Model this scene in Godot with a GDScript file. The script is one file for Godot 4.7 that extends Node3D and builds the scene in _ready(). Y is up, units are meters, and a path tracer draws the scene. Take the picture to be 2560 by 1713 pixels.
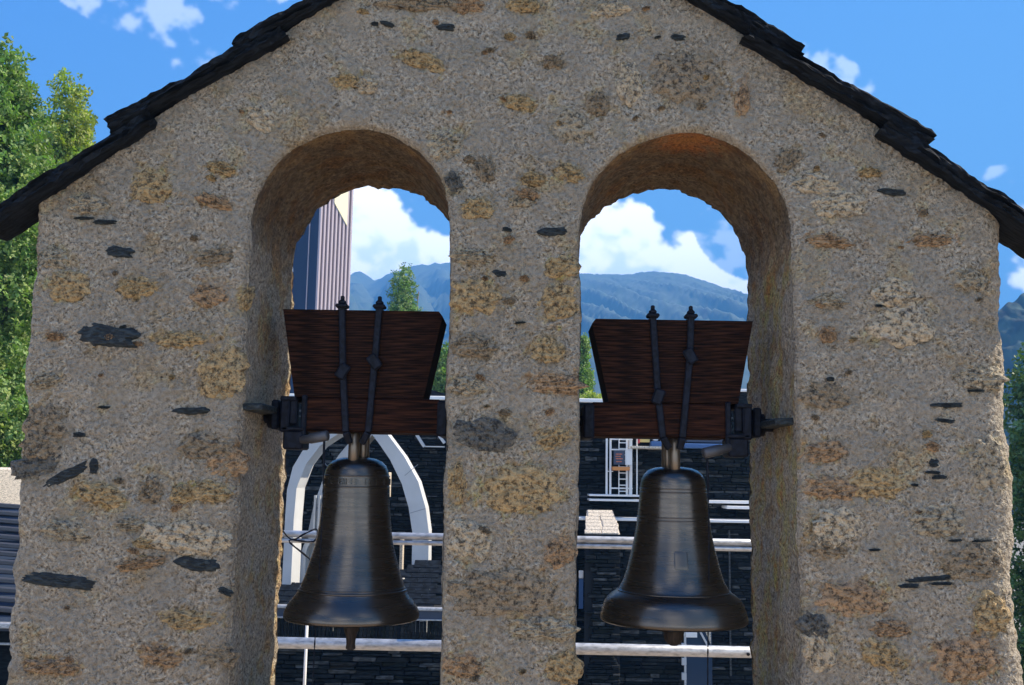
extends Node3D

# ---------------------------------------------------------------- helpers
var hum := FastNoiseLite.new()      # smooth noise
var fbm := FastNoiseLite.new()      # layered noise
var rng := RandomNumberGenerator.new()
var mats := {}
var taken := {}

func lin(r, g, b) -> Color:
	return Color(r, g, b).linear_to_srgb()

func called(n: String, parent: Node) -> String:
	var key = str(parent.get_instance_id()) + n
	var c = taken.get(key, 0)
	taken[key] = c + 1
	return n if c == 0 else "%s_%03d" % [n, c]

func tag(o: Node, label: String, category: String, group := "") -> void:
	o.set_meta("label", label)
	o.set_meta("category", category)
	if group != "":
		o.set_meta("group", group)

func thing(n: String, label: String, category: String, at := Vector3.ZERO, turn := 0.0, group := "") -> Node3D:
	var o := Node3D.new()
	o.name = called(n, self)
	add_child(o, true)
	o.position = at
	o.rotation.y = turn
	tag(o, label, category, group)
	return o

func part(n: String, mesh: Mesh, mat: Material, parent: Node, at := Transform3D.IDENTITY) -> MeshInstance3D:
	var m := MeshInstance3D.new()
	m.name = called(n, parent)
	m.mesh = mesh
	m.material_override = mat
	m.transform = at
	parent.add_child(m, true)
	return m

func single(n: String, label: String, category: String, mesh: Mesh, mat: Material, at := Transform3D.IDENTITY, group := "") -> MeshInstance3D:
	var m = part(n, mesh, mat, self, at)
	tag(m, label, category, group)
	return m

func struct(n: String, mesh: Mesh, mat: Material, at := Transform3D.IDENTITY) -> MeshInstance3D:
	var m = part(n, mesh, mat, self, at)
	m.set_meta("kind", "structure")
	return m

class Shape:
	var st := SurfaceTool.new()
	func _init(smooth := false):
		st.begin(Mesh.PRIMITIVE_TRIANGLES)
		st.set_smooth_group(0 if smooth else -1)
	func tri(a: Vector3, b: Vector3, c: Vector3) -> void:
		st.add_vertex(a)
		st.add_vertex(b)
		st.add_vertex(c)
	func tri_out(a: Vector3, b: Vector3, c: Vector3, o: Vector3) -> void:
		if (c - a).cross(b - a).dot((a + b + c) / 3.0 - o) < 0.0:
			tri(a, c, b)
		else:
			tri(a, b, c)
	func quad_out(a: Vector3, b: Vector3, c: Vector3, d: Vector3, o: Vector3) -> void:
		tri_out(a, b, c, o)
		tri_out(a, c, d, o)
	# a box with chamfered edges; t places it, size is the full size
	func box(t: Transform3D, size: Vector3, bev := 0.0, skew := []) -> void:
		var h := size * 0.5
		var o := t.origin
		var v := {}
		for i in 8:
			var s := Vector3(-1 if i & 1 == 0 else 1, -1 if i & 2 == 0 else 1, -1 if i & 4 == 0 else 1)
			var off: Vector3 = skew[i] if skew.size() == 8 else Vector3.ZERO
			for a in 3:
				var p := s * (h - Vector3(bev, bev, bev))
				p[a] = s[a] * h[a]
				v[i * 3 + a] = t * (p + off)
		for a in 3:
			var b := (a + 1) % 3
			var c := (a + 2) % 3
			for s in 2:
				var k := []
				for q in [[0, 0], [1, 0], [1, 1], [0, 1]]:
					k.append((s << a) | (q[0] << b) | (q[1] << c))
				quad_out(v[k[0] * 3 + a], v[k[1] * 3 + a], v[k[2] * 3 + a], v[k[3] * 3 + a], o)
			if bev > 0.0:
				for q in [[0, 0], [1, 0], [1, 1], [0, 1]]:
					var e0: int = (q[0] << b) | (q[1] << c)
					var e1: int = e0 | (1 << a)
					quad_out(v[e0 * 3 + b], v[e1 * 3 + b], v[e1 * 3 + c], v[e0 * 3 + c], o)
		if bev > 0.0:
			for i in 8:
				tri_out(v[i * 3], v[i * 3 + 1], v[i * 3 + 2], o)
	func bar(a: Vector3, b: Vector3, w: float, d: float, bev := 0.0) -> void:
		var y := (b - a).normalized()
		var z := Vector3(0, 0, 1) if absf(y.z) < 0.9 else Vector3(1, 0, 0)
		var x := y.cross(z).normalized()
		z = x.cross(y).normalized()
		box(Transform3D(Basis(x, y, z), (a + b) * 0.5), Vector3(w, a.distance_to(b), d), bev)
	# a polygon in the xy plane with depth along z
	func prism(pts: PackedVector2Array, z0: float, z1: float) -> void:
		var ix := Geometry2D.triangulate_polygon(pts)
		var mid := Vector3.ZERO
		for p in pts:
			mid += Vector3(p.x, p.y, (z0 + z1) * 0.5) / pts.size()
		for i in range(0, ix.size(), 3):
			for z in [z0, z1]:
				var a := Vector3(pts[ix[i]].x, pts[ix[i]].y, z)
				var b := Vector3(pts[ix[i + 1]].x, pts[ix[i + 1]].y, z)
				var c := Vector3(pts[ix[i + 2]].x, pts[ix[i + 2]].y, z)
				tri_out(a, b, c, Vector3(a.x, a.y, (z0 + z1) * 0.5))
		var cw := Geometry2D.is_polygon_clockwise(pts)
		for i in pts.size():
			var p := pts[i]
			var q := pts[(i + 1) % pts.size()]
			var n := Vector3(q.y - p.y, p.x - q.x, 0.0) * (-1.0 if cw else 1.0)
			var m := Vector3((p.x + q.x) * 0.5, (p.y + q.y) * 0.5, (z0 + z1) * 0.5)
			quad_out(Vector3(p.x, p.y, z0), Vector3(q.x, q.y, z0), Vector3(q.x, q.y, z1), Vector3(p.x, p.y, z1), m - n.normalized())
	# a round tube along a path; radii one per point
	func tube(path: Array, radii: Array, seg := 10, caps := true) -> void:
		var rings := []
		for i in path.size():
			var d: Vector3 = (path[mini(i + 1, path.size() - 1)] - path[maxi(i - 1, 0)]).normalized()
			var s := Vector3(0, 0, 1) if absf(d.z) < 0.8 else Vector3(1, 0, 0)
			var x := d.cross(s).normalized()
			var y := x.cross(d)
			var ring := []
			for k in seg:
				var a := TAU * k / seg
				ring.append(path[i] + (x * cos(a) + y * sin(a)) * radii[i])
			rings.append(ring)
		for i in path.size() - 1:
			var o: Vector3 = (path[i] + path[i + 1]) * 0.5
			for k in seg:
				quad_out(rings[i][k], rings[i][(k + 1) % seg], rings[i + 1][(k + 1) % seg], rings[i + 1][k], o)
		if caps:
			for e in [0, path.size() - 1]:
				var inner: Vector3 = path[1] if e == 0 else path[e - 1]
				for k in seg:
					tri_out(path[e], rings[e][k], rings[e][(k + 1) % seg], inner)
	func done() -> ArrayMesh:
		st.generate_normals()
		st.index()
		return st.commit()

# a sheet of points, rows of nu; normals from the neighbours; up is the side that faces out
func sheet(pts: PackedVector3Array, nu: int, cols: PackedColorArray, out: Vector3, wrap := false, keep := PackedByteArray()) -> ArrayMesh:
	var nv := pts.size() / nu
	var nor := PackedVector3Array()
	nor.resize(pts.size())
	var flip := 0.0
	for j in nv:
		for i in nu:
			var l := j * nu + (maxi(i - 1, 0) if not wrap else (i - 1 + nu) % nu)
			var r := j * nu + (mini(i + 1, nu - 1) if not wrap else (i + 1) % nu)
			var a := maxi(j - 1, 0) * nu + i
			var b := mini(j + 1, nv - 1) * nu + i
			var cr := (pts[r] - pts[l]).cross(pts[b] - pts[a])
			nor[j * nu + i] = cr.normalized() if cr.length_squared() > 1e-20 else Vector3.ZERO
	if out != Vector3.ZERO:
		for k in range(0, nor.size(), maxi(1, nor.size() / 200)):
			flip += nor[k].dot(out)
	var back := flip < 0.0
	if back:
		for k in nor.size():
			nor[k] = -nor[k]
	for k in nor.size():
		if nor[k] == Vector3.ZERO:
			nor[k] = out.normalized()
	var idx := PackedInt32Array()
	var check := keep.size() > 0
	for j in nv - 1:
		for i in (nu if wrap else nu - 1):
			var a := j * nu + i
			var b := j * nu + (i + 1) % nu
			var c := b + nu
			var d := a + nu
			if check and not (keep[a] and keep[b] and keep[c] and keep[d]):
				continue
			if back:
				idx.append_array([a, b, c, a, c, d])
			else:
				idx.append_array([a, c, b, a, d, c])
	var arr := []
	arr.resize(Mesh.ARRAY_MAX)
	arr[Mesh.ARRAY_VERTEX] = pts
	arr[Mesh.ARRAY_NORMAL] = nor
	if cols.size():
		arr[Mesh.ARRAY_COLOR] = cols
	arr[Mesh.ARRAY_INDEX] = idx
	var m := ArrayMesh.new()
	m.add_surface_from_arrays(Mesh.PRIMITIVE_TRIANGLES, arr)
	return m

# a turned shape: profile of (radius, height)
func lathe(prof: Array, seg := 64) -> ArrayMesh:
	var n := prof.size()
	var v := PackedVector3Array()
	var nn := PackedVector3Array()
	var uv := PackedVector2Array()
	var idx := PackedInt32Array()
	for j in n:
		var p: Vector2 = prof[j]
		var t: Vector2 = (prof[mini(j + 1, n - 1)] - prof[maxi(j - 1, 0)]).normalized()
		for i in seg + 1:
			var a := TAU * i / seg
			v.append(Vector3(p.x * sin(a), p.y, p.x * cos(a)))
			nn.append(Vector3(-t.y * sin(a), t.x, -t.y * cos(a)))
			uv.append(Vector2(float(i) / seg, p.y))
	for j in n - 1:
		for i in seg:
			var a := j * (seg + 1) + i
			idx.append_array([a, a + 1, a + seg + 2, a, a + seg + 2, a + seg + 1])
	var arr := []
	arr.resize(Mesh.ARRAY_MAX)
	arr[Mesh.ARRAY_VERTEX] = v
	arr[Mesh.ARRAY_NORMAL] = nn
	arr[Mesh.ARRAY_TEX_UV] = uv
	arr[Mesh.ARRAY_INDEX] = idx
	var m := ArrayMesh.new()
	m.add_surface_from_arrays(Mesh.PRIMITIVE_TRIANGLES, arr)
	return m

func v3(a: Array) -> Vector3:
	return Vector3(a[0], a[1], a[2])

func at(x: float, y: float, z: float) -> Transform3D:
	return Transform3D(Basis.IDENTITY, Vector3(x, y, z))

func noise_tex(size: int, freq: float, octaves: int, stops: Array, colours: Array, kind := FastNoiseLite.TYPE_SIMPLEX_SMOOTH, sd := 1, height := 0, gain := 0.5) -> NoiseTexture2D:
	var n := FastNoiseLite.new()
	n.noise_type = kind
	n.seed = sd
	n.frequency = freq
	n.fractal_type = FastNoiseLite.FRACTAL_FBM
	n.fractal_octaves = octaves
	n.fractal_gain = gain
	if kind == FastNoiseLite.TYPE_CELLULAR:
		n.cellular_return_type = FastNoiseLite.RETURN_DISTANCE
		n.cellular_jitter = 1.0
	var t := NoiseTexture2D.new()
	t.width = size
	t.height = height if height else size
	t.seamless = true
	t.seamless_blend_skirt = 0.08
	t.noise = n
	var g := Gradient.new()
	g.offsets = PackedFloat32Array(stops)
	g.colors = PackedColorArray(colours)
	t.color_ramp = g
	return t

func plain(r: float, g: float, b: float, rough := 0.8, metal := 0.0) -> StandardMaterial3D:
	var m := StandardMaterial3D.new()
	m.albedo_color = lin(r, g, b)
	m.roughness = rough
	m.metallic = metal
	return m

func grey(v: float) -> Color:
	return lin(v, v, v)

# a material whose grain lies in the world's own axes
func grained(r: float, g: float, b: float, tex: Texture2D, per_metre: Vector3, rough := 0.9, bump: Texture2D = null, relief := 0.3, world := true) -> StandardMaterial3D:
	var m := plain(r, g, b, rough)
	m.albedo_texture = tex
	m.uv1_triplanar = true
	m.uv1_world_triplanar = world
	m.uv1_triplanar_sharpness = 4.0
	m.uv1_scale = per_metre
	if bump:
		m.heightmap_enabled = true
		m.heightmap_texture = bump
		m.heightmap_scale = relief
	return m
var ochre_stones := [
	[-1.192, 2.498, 0.063, 0.058, 0],
	[-0.972, 2.559, 0.048, 0.022, -10],
	[-0.578, 2.856, 0.047, 0.025, 0],
	[-0.333, 2.926, 0.076, 0.030, -20],
	[-0.018, 3.121, 0.055, 0.025, 0],
	[-0.013, 2.791, 0.052, 0.030, 0],
	[0.023, 2.538, 0.036, 0.025, 0],
	[0.137, 2.561, 0.049, 0.030, -10],
	[-0.150, 2.438, 0.055, 0.036, 0],
	[1.093, 2.574, 0.038, 0.016, 0],
	[-1.440, 2.169, 0.071, 0.049, 0],
	[-1.208, 2.172, 0.069, 0.033, 8],
	[-0.879, 2.148, 0.027, 0.044, -20],
	[-1.069, 2.007, 0.077, 0.027, 5],
	[-0.932, 1.910, 0.071, 0.085, 0],
	[-1.277, 1.523, 0.077, 0.036, -10],
	[-1.031, 1.530, 0.041, 0.030, 10],
	[-0.946, 1.539, 0.060, 0.033, 0],
	[-1.136, 1.381, 0.038, 0.019, 0],
	[-0.990, 1.156, 0.077, 0.030, 0],
	[-0.149, 2.157, 0.080, 0.060, 0],
	[0.107, 2.144, 0.060, 0.058, 0],
	[0.115, 2.256, 0.060, 0.036, 0],
	[0.075, 1.992, 0.055, 0.041, 0],
	[0.105, 1.722, 0.055, 0.036, 20],
	[0.013, 1.559, 0.121, 0.071, -5],
	[-0.192, 1.573, 0.030, 0.060, 0],
	[0.141, 1.035, 0.055, 0.047, 0],
	[1.084, 1.596, 0.080, 0.047, 0],
	[1.096, 1.090, 0.063, 0.044, -20],
	[1.418, 1.223, 0.055, 0.060, 0],
]
var faint_stones := [
	[-1.390, 2.431, 0.069, 0.036, 0],
	[-0.255, 2.649, 0.063, 0.049, 30],
	[0.142, 2.713, 0.063, 0.055, 0],
	[-0.015, 2.466, 0.041, 0.022, 0],
	[-1.486, 2.262, 0.052, 0.036, 0],
	[-1.479, 1.869, 0.049, 0.025, 15],
	[-1.380, 1.413, 0.080, 0.030, -8],
	[-1.183, 1.435, 0.041, 0.022, 0],
	[-0.163, 2.283, 0.066, 0.022, 0],
	[-0.170, 1.877, 0.060, 0.030, 0],
	[0.072, 1.150, 0.110, 0.036, 0],
	[0.952, 2.158, 0.063, 0.022, 0],
	[1.399, 2.234, 0.055, 0.038, 0],
	[1.410, 1.930, 0.080, 0.041, 0],
	[1.272, 1.489, 0.077, 0.047, 0],
	[1.425, 1.665, 0.055, 0.082, 0],
]
var rust_stones := [
	[-0.987, 2.451, 0.062, 0.021, -15],
	[-0.189, 3.116, 0.047, 0.027, 0],
	[0.692, 2.815, 0.025, 0.052, -8],
	[0.003, 2.487, 0.038, 0.019, 0],
	[-0.987, 2.152, 0.060, 0.038, 0],
	[-1.458, 2.009, 0.030, 0.014, 0],
	[-1.152, 1.318, 0.071, 0.019, 10],
	[-1.068, 1.050, 0.063, 0.033, -10],
	[-1.391, 1.011, 0.085, 0.025, 0],
	[-0.900, 1.628, 0.058, 0.047, 0],
	[0.100, 1.886, 0.091, 0.033, 0],
	[0.125, 1.377, 0.047, 0.044, 30],
	[-0.158, 1.035, 0.063, 0.033, 0],
	[0.961, 2.350, 0.074, 0.022, -4],
	[1.276, 2.358, 0.071, 0.021, 3],
	[0.949, 2.054, 0.027, 0.027, 0],
	[0.921, 1.689, 0.069, 0.033, 10],
	[0.947, 1.583, 0.085, 0.038, 0],
	[0.995, 1.251, 0.104, 0.052, 0],
	[1.112, 1.169, 0.060, 0.025, 0],
	[1.328, 1.082, 0.099, 0.063, 10],
]
var pale_stones := [
	[-0.848, 2.728, 0.055, 0.041, -40],
	[-0.514, 2.842, 0.036, 0.030, 0],
	[0.266, 3.113, 0.066, 0.027, 10],
	[0.331, 2.862, 0.041, 0.071, 0],
	[0.924, 2.537, 0.074, 0.036, -3],
	[0.991, 2.470, 0.082, 0.044, 0],
	[-1.014, 1.396, 0.132, 0.049, -3],
	[-0.141, 1.401, 0.074, 0.063, -10],
	[1.170, 2.186, 0.077, 0.047, 0],
	[1.171, 2.090, 0.096, 0.066, 0],
	[0.971, 1.457, 0.085, 0.063, 0],
	[0.896, 1.099, 0.044, 0.063, 20],
]
var brown_stones := [
	[-0.353, 3.126, 0.144, 0.027, 0],
	[0.088, 2.929, 0.036, 0.027, 0],
	[0.230, 2.790, 0.038, 0.038, 0],
	[0.520, 2.882, 0.113, 0.091, 0],
	[-0.128, 2.567, 0.030, 0.044, 20],
	[0.835, 2.619, 0.052, 0.033, 35],
	[-0.974, 2.270, 0.060, 0.030, 10],
	[-1.482, 1.738, 0.066, 0.058, 0],
	[-1.481, 1.675, 0.060, 0.049, 0],
	[-1.130, 1.539, 0.036, 0.044, -15],
	[-0.900, 1.053, 0.063, 0.038, 0],
	[-0.970, 1.674, 0.082, 0.041, 0],
	[-0.154, 2.000, 0.069, 0.036, 0],
	[-0.041, 1.245, 0.176, 0.071, -3],
	[0.935, 1.868, 0.080, 0.047, 0],
	[0.930, 1.405, 0.063, 0.036, 0],
	[1.362, 1.363, 0.082, 0.052, 10],
]
var greyish_stones := [
	[-0.224, 2.523, 0.027, 0.038, 25],
	[-1.489, 1.612, 0.077, 0.041, 20],
	[-0.117, 1.725, 0.099, 0.049, -5],
	[0.885, 1.173, 0.049, 0.038, -20],
]
var shards := [
	[-1.394, 2.388, 0.034, 0.005, 0],
	[-1.331, 2.376, 0.036, 0.008, 0],
	[-1.279, 2.281, 0.045, 0.018, -8],
	[-1.301, 2.015, 0.096, 0.034, -8],
	[-1.364, 1.704, 0.021, 0.008, 0],
	[-1.293, 1.790, 0.021, 0.005, 0],
	[-1.252, 2.042, 0.011, 0.005, 20],
	[-1.017, 1.784, 0.063, 0.011, 3],
	[-1.384, 1.262, 0.135, 0.022, -4],
	[-0.969, 1.319, 0.071, 0.019, -5],
	[-0.892, 1.239, 0.025, 0.011, -20],
	[-1.395, 1.579, 0.077, 0.018, 28],
	[-0.265, 3.043, 0.034, 0.012, 4],
	[-0.456, 3.050, 0.027, 0.008, -15],
	[-0.496, 3.051, 0.014, 0.007, 0],
	[0.309, 3.017, 0.030, 0.012, 15],
	[0.486, 3.019, 0.025, 0.011, -5],
	[0.421, 3.017, 0.012, 0.004, 15],
	[0.095, 2.368, 0.049, 0.014, 3],
	[-0.055, 2.373, 0.016, 0.007, -8],
	[-0.073, 2.231, 0.025, 0.011, -10],
	[-0.008, 2.076, 0.019, 0.004, 5],
	[1.167, 2.512, 0.047, 0.011, -4],
	[1.313, 1.840, 0.049, 0.008, 0],
	[1.304, 1.792, 0.029, 0.007, -5],
	[1.398, 1.886, 0.027, 0.004, 2],
	[1.260, 1.662, 0.016, 0.014, 0],
	[1.258, 1.634, 0.027, 0.005, 0],
	[1.277, 1.620, 0.025, 0.007, 5],
	[1.202, 1.595, 0.012, 0.005, 0],
	[1.239, 1.316, 0.085, 0.008, 6],
	[1.173, 1.294, 0.036, 0.007, 3],
	[1.272, 1.302, 0.041, 0.005, 2],
	[1.072, 1.399, 0.019, 0.004, 3],
	[1.401, 1.432, 0.038, 0.005, 5],
	[1.320, 1.431, 0.022, 0.004, 5],
	[0.953, 1.914, 0.014, 0.007, 0],
	[-1.310, 1.607, 0.016, 0.025, 0],
	[1.108, 2.146, 0.014, 0.005, 0],
]

# ---------------------------------------------------------------- the gable wall
const LX := -0.553
const LR := 0.320
const LY := 2.378
const RX := 0.513
const RR := 0.334
const RY := 2.368
const DEEP := 0.65

func wob(p: Vector3) -> float:
	var t := clampf(-p.z / DEEP, 0.0, 1.0)
	return hum.get_noise_3d(p.x * 4.0, p.y * 4.0, p.z * 4.0) * 0.007 + fbm.get_noise_3d(p.x * 16.0, p.y * 16.0, p.z * 16.0) * (0.005 + 0.008 * t)

func opening_d(x: float, y: float, z: float, cx: float, r: float, cy: float) -> float:
	if y > cy:
		var dx := x - cx
		var dy := y - cy
		var l := sqrt(dx * dx + dy * dy)
		if absf(l - r) > 0.12:
			return l - r
		return l - r + wob(Vector3(cx + dx / l * r, cy + dy / l * r, z))
	var d := absf(x - cx) - r
	if absf(d) > 0.12:
		return d
	return d + wob(Vector3(cx + (r if x > cx else -r), y, z))

func side_x(y: float, s: float, z := 0.0) -> float:
	if s < 0.0:
		return -1.532 - 0.014 * (y - 1.0) + hum.get_noise_3d(y * 6.0, 31.0, z * 5.0) * 0.012 + fbm.get_noise_3d(y * 22.0, 7.0, z * 20.0) * 0.008
	return 1.519 + hum.get_noise_3d(y * 5.0, 71.0, z * 5.0) * 0.014 + fbm.get_noise_3d(y * 20.0, 17.0, z * 20.0) * 0.009

func roof_line(x: float) -> float:
	return minf(2.417 + (x + 1.564) * 0.728, 2.404 + (1.527 - x) * 0.713)

func d_open(x: float, y: float, z: float) -> float:
	return minf(opening_d(x, y, z, LX, LR, LY), opening_d(x, y, z, RX, RR, RY))

func d_all(x: float, y: float, z: float) -> float:
	var d := minf(d_open(x, y, z), (roof_line(x) + 0.035 - y) * 0.81)
	return minf(d, minf(x - side_x(y, -1.0, z), side_x(y, 1.0, z) - x))

func edge_round(x: float, y: float) -> float:
	if x < -0.5 and y < LY + 0.1:
		return lerpf(0.058, 0.026, smoothstep(LY - 0.5, LY + 0.1, y))
	return 0.024

func relief(x: float, y: float) -> float:
	var pit := smoothstep(0.50, 0.75, hum.get_noise_2d(x * 75.0 - 3.0, y * 75.0)) * smoothstep(-0.15, 0.35, fbm.get_noise_2d(x * 5.0 + 60.0, y * 5.0))
	return -pit * 0.007 + hum.get_noise_2d(x * 3.0, y * 3.0) * 0.004 + fbm.get_noise_2d(x * 14.0, y * 14.0) * 0.006 + hum.get_noise_2d(x * 48.0 + 9.0, y * 48.0) * 0.003

func drop(d: float, r: float) -> float:
	if d >= r:
		return 0.0
	var q := r - maxf(d, 0.0)
	return r - sqrt(maxf(r * r - q * q, 0.0))

func front_z(x: float, y: float) -> float:
	var d_o := d_open(x, y, 0.0)
	var d_r := side_x(y, 1.0) - x
	var d_l := x - side_x(y, -1.0)
	var z := -drop(d_o, edge_round(x, y)) - drop(d_r, 0.085) - drop(d_l, 0.022)
	return z + relief(x, y) * (0.35 + 0.65 * smoothstep(0.0, 0.03, minf(d_o, minf(d_l, d_r))))

func mortar_tint(x: float, y: float, z: float) -> Color:
	var v := 1.0 + 0.13 * hum.get_noise_3d(x * 2.2, y * 2.2, z * 2.2 + 4.0) + 0.14 * fbm.get_noise_3d(x * 9.0, y * 9.0, z * 9.0) + 0.42 * fbm.get_noise_3d(x * 34.0, y * 34.0, z * 34.0 + 7.0)
	var c := Color(v, v * 0.985, v * 0.965)
	var o := smoothstep(0.12, 0.42, fbm.get_noise_3d(x * 4.5 + 20.0, y * 5.5, z * 5.0))
	c = c.lerp(Color(v * 0.98, v * 0.84, v * 0.60), o * 0.7)
	var g := smoothstep(0.25, 0.5, fbm.get_noise_3d(x * 3.0 - 11.0, y * 3.0, z * 3.0))
	return c.lerp(Color(v * 0.80, v * 0.82, v * 0.80), g * 0.5)

func wall_face(z0: float, step: float) -> ArrayMesh:
	var front := z0 == 0.0
	var x0 := -1.585
	var nx := int(ceil(3.17 / step)) + 1
	var ny := int(ceil((3.60 - 0.80) / step)) + 1
	var pts := PackedVector3Array()
	var cols := PackedColorArray()
	var keep := PackedByteArray()
	pts.resize(nx * ny)
	cols.resize(nx * ny)
	keep.resize(nx * ny)
	for j in ny:
		var y := 0.80 + j * step
		for i in nx:
			var x := x0 + i * step
			var k := j * nx + i
			var d := d_all(x, y, z0)
			var px := x
			var py := y
			if d < 0.0 and d > -step * 1.1:
				var gx := (d_all(x + 0.002, y, z0) - d_all(x - 0.002, y, z0)) / 0.004
				var gy := (d_all(x, y + 0.002, z0) - d_all(x, y - 0.002, z0)) / 0.004
				var g := maxf(sqrt(gx * gx + gy * gy), 0.5)
				px -= d * gx / (g * g)
				py -= d * gy / (g * g)
				keep[k] = 1
			elif d >= 0.0:
				keep[k] = 1
			if keep[k]:
				pts[k] = Vector3(px, py, front_z(px, py) if front else z0 + relief(px, py))
				cols[k] = mortar_tint(px, py, z0)
	if front:   # the mortar takes on the tone of the stones it is smeared over
		for kind in [[ochre_stones, Color(1.04, 0.86, 0.56)], [faint_stones, Color(1.0, 0.93, 0.78)], [rust_stones, Color(1.02, 0.76, 0.52)], [pale_stones, Color(1.22, 1.12, 0.96)], [brown_stones, Color(0.76, 0.68, 0.54)], [greyish_stones, Color(0.5, 0.53, 0.5)]]:
			for q in kind[0]:
				var reach: float = maxf(q[2], q[3]) * 1.8
				var ca := cos(deg_to_rad(q[4]))
				var sa := sin(deg_to_rad(q[4]))
				for j in range(maxi(int((q[1] - reach - 0.8) / step), 0), mini(int((q[1] + reach - 0.8) / step), ny)):
					for i in range(maxi(int((q[0] - reach - x0) / step), 0), mini(int((q[0] + reach - x0) / step), nx)):
						var k := j * nx + i
						if not keep[k]:
							continue
						var dx: float = pts[k].x - q[0]
						var dy: float = pts[k].y - q[1]
						var u: float = (dx * ca + dy * sa) / q[2]
						var v: float = (dy * ca - dx * sa) / q[3]
						var w := smoothstep(1.22, 0.80, sqrt(u * u + v * v) + 1.0 * fbm.get_noise_2d(pts[k].x * 13.0, pts[k].y * 13.0 + 3.0) + 0.9 * fbm.get_noise_2d(pts[k].x * 50.0, pts[k].y * 50.0))
						var mm := 1.0 + 0.5 * fbm.get_noise_2d(pts[k].x * 45.0 + 8.0, pts[k].y * 45.0)
						cols[k] = cols[k].lerp(cols[k] * kind[1] * mm, w * 0.95)
						var gap := smoothstep(0.10, 0.0, absf(sqrt(u * u + v * v) - 1.02 + 0.3 * fbm.get_noise_2d(pts[k].x * 13.0, pts[k].y * 13.0 + 3.0))) * smoothstep(-0.1, 0.25, fbm.get_noise_2d(pts[k].x * 9.0 + 5.0, pts[k].y * 9.0) - v * 0.25)
						pts[k].z -= gap * 0.0075
	return sheet(pts, nx, cols, Vector3(0, 0, 1 if front else -1), false, keep)

func reveal(cx: float, r: float, cy: float) -> ArrayMesh:
	var outline := []   # (point, inward)
	var y := 0.80
	while y < cy:
		outline.append([cx - r, y, 1.0, 0.0])
		y += 0.010
	var n := int(PI * r / 0.009)
	for i in n + 1:
		var a := PI - PI * i / n
		outline.append([cx + cos(a) * r, cy + sin(a) * r, -cos(a), -sin(a)])
	y = cy - 0.005
	while y > 0.80:
		outline.append([cx + r, y, -1.0, 0.0])
		y -= 0.010
	var nz := 58
	var pts := PackedVector3Array()
	var cols := PackedColorArray()
	for j in nz + 1:
		for o in outline:
			var zs := -edge_round(o[0], o[1]) + 0.003
			var z := lerpf(zs, -DEEP, float(j) / nz)
			var w := wob(Vector3(o[0], o[1], z if j > 0 else 0.0))
			if j > 0 and j < 4:
				w = lerpf(wob(Vector3(o[0], o[1], 0.0)), w, j / 4.0)
			var rag := hum.get_noise_3d(o[0] * 50.0, o[1] * 50.0, z * 50.0) * 0.0015 * smoothstep(0.0, 6.0, float(j))
			if j == nz:
				w -= 0.012
			pts.append(Vector3(o[0] + o[2] * (w + rag), o[1] + o[3] * (w + rag), z))
			var c := mortar_tint(o[0], o[1], z)
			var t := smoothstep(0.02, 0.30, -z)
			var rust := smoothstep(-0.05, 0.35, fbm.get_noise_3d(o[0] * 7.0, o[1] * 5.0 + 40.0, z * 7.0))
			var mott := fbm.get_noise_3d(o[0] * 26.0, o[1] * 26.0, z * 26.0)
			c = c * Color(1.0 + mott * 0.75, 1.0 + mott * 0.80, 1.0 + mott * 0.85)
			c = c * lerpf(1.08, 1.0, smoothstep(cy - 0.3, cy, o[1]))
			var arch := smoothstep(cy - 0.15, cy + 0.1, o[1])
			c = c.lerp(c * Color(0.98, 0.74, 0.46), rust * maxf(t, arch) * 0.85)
			c = c.lerp(c * Color(0.34, 0.28, 0.20), arch * 0.92)  # arch underside darkened: soffit shade and brown stain both in the tint
			if o[0] > 0.7 and arch < 1.0:   # ochre stones and streaks down the outer jamb, tint brightened for bounce light
				var streak := fbm.get_noise_3d(z * 22.0, o[1] * 2.5, 5.0)
				var oc := smoothstep(-0.15, 0.3, fbm.get_noise_3d(z * 7.0, o[1] * 4.0, 30.0) + streak * 0.4)
				c = c.lerp(c * Color(1.55, 1.05, 0.55) * (1.0 + streak * 0.5), oc * (1.0 - arch) * 0.9)
			var fringe := arch * smoothstep(-0.16, -0.03, z) * smoothstep(-0.15, 0.25, fbm.get_noise_3d(o[0] * 8.0, o[1] * 8.0 + 9.0, z * 8.0))
			c = c.lerp(Color(1.0, 0.72, 0.36), fringe * 0.5)
			var stain := smoothstep(0.12, 0.02, Vector2((o[0] - 0.53) * 0.8, (z + 0.08) * 0.7).length() + 0.05 * mott) * arch
			c = c.lerp(Color(1.25, 0.52, 0.16), stain * 0.85)
			cols.append(c)
	return sheet(pts, outline.size(), cols, Vector3.ZERO)

func flank(s: float) -> ArrayMesh:
	var pts := PackedVector3Array()
	var cols := PackedColorArray()
	var r := 0.085 if s > 0.0 else 0.022
	var ny := 170
	var nz := 40
	for j in ny + 1:
		var y := 0.8 + 1.72 * j / ny
		for i in nz + 1:
			var z := lerpf(-r + 0.003, -DEEP, float(i) / nz)
			var x := lerpf(side_x(y, s), side_x(y, s, z), smoothstep(0.0, 4.0, float(i)))
			pts.append(Vector3(x, minf(y, roof_line(x) + 0.03), z))
			cols.append(mortar_tint(x, y, z))
	return sheet(pts, nz + 1, cols, Vector3(s, 0, 0))

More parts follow.
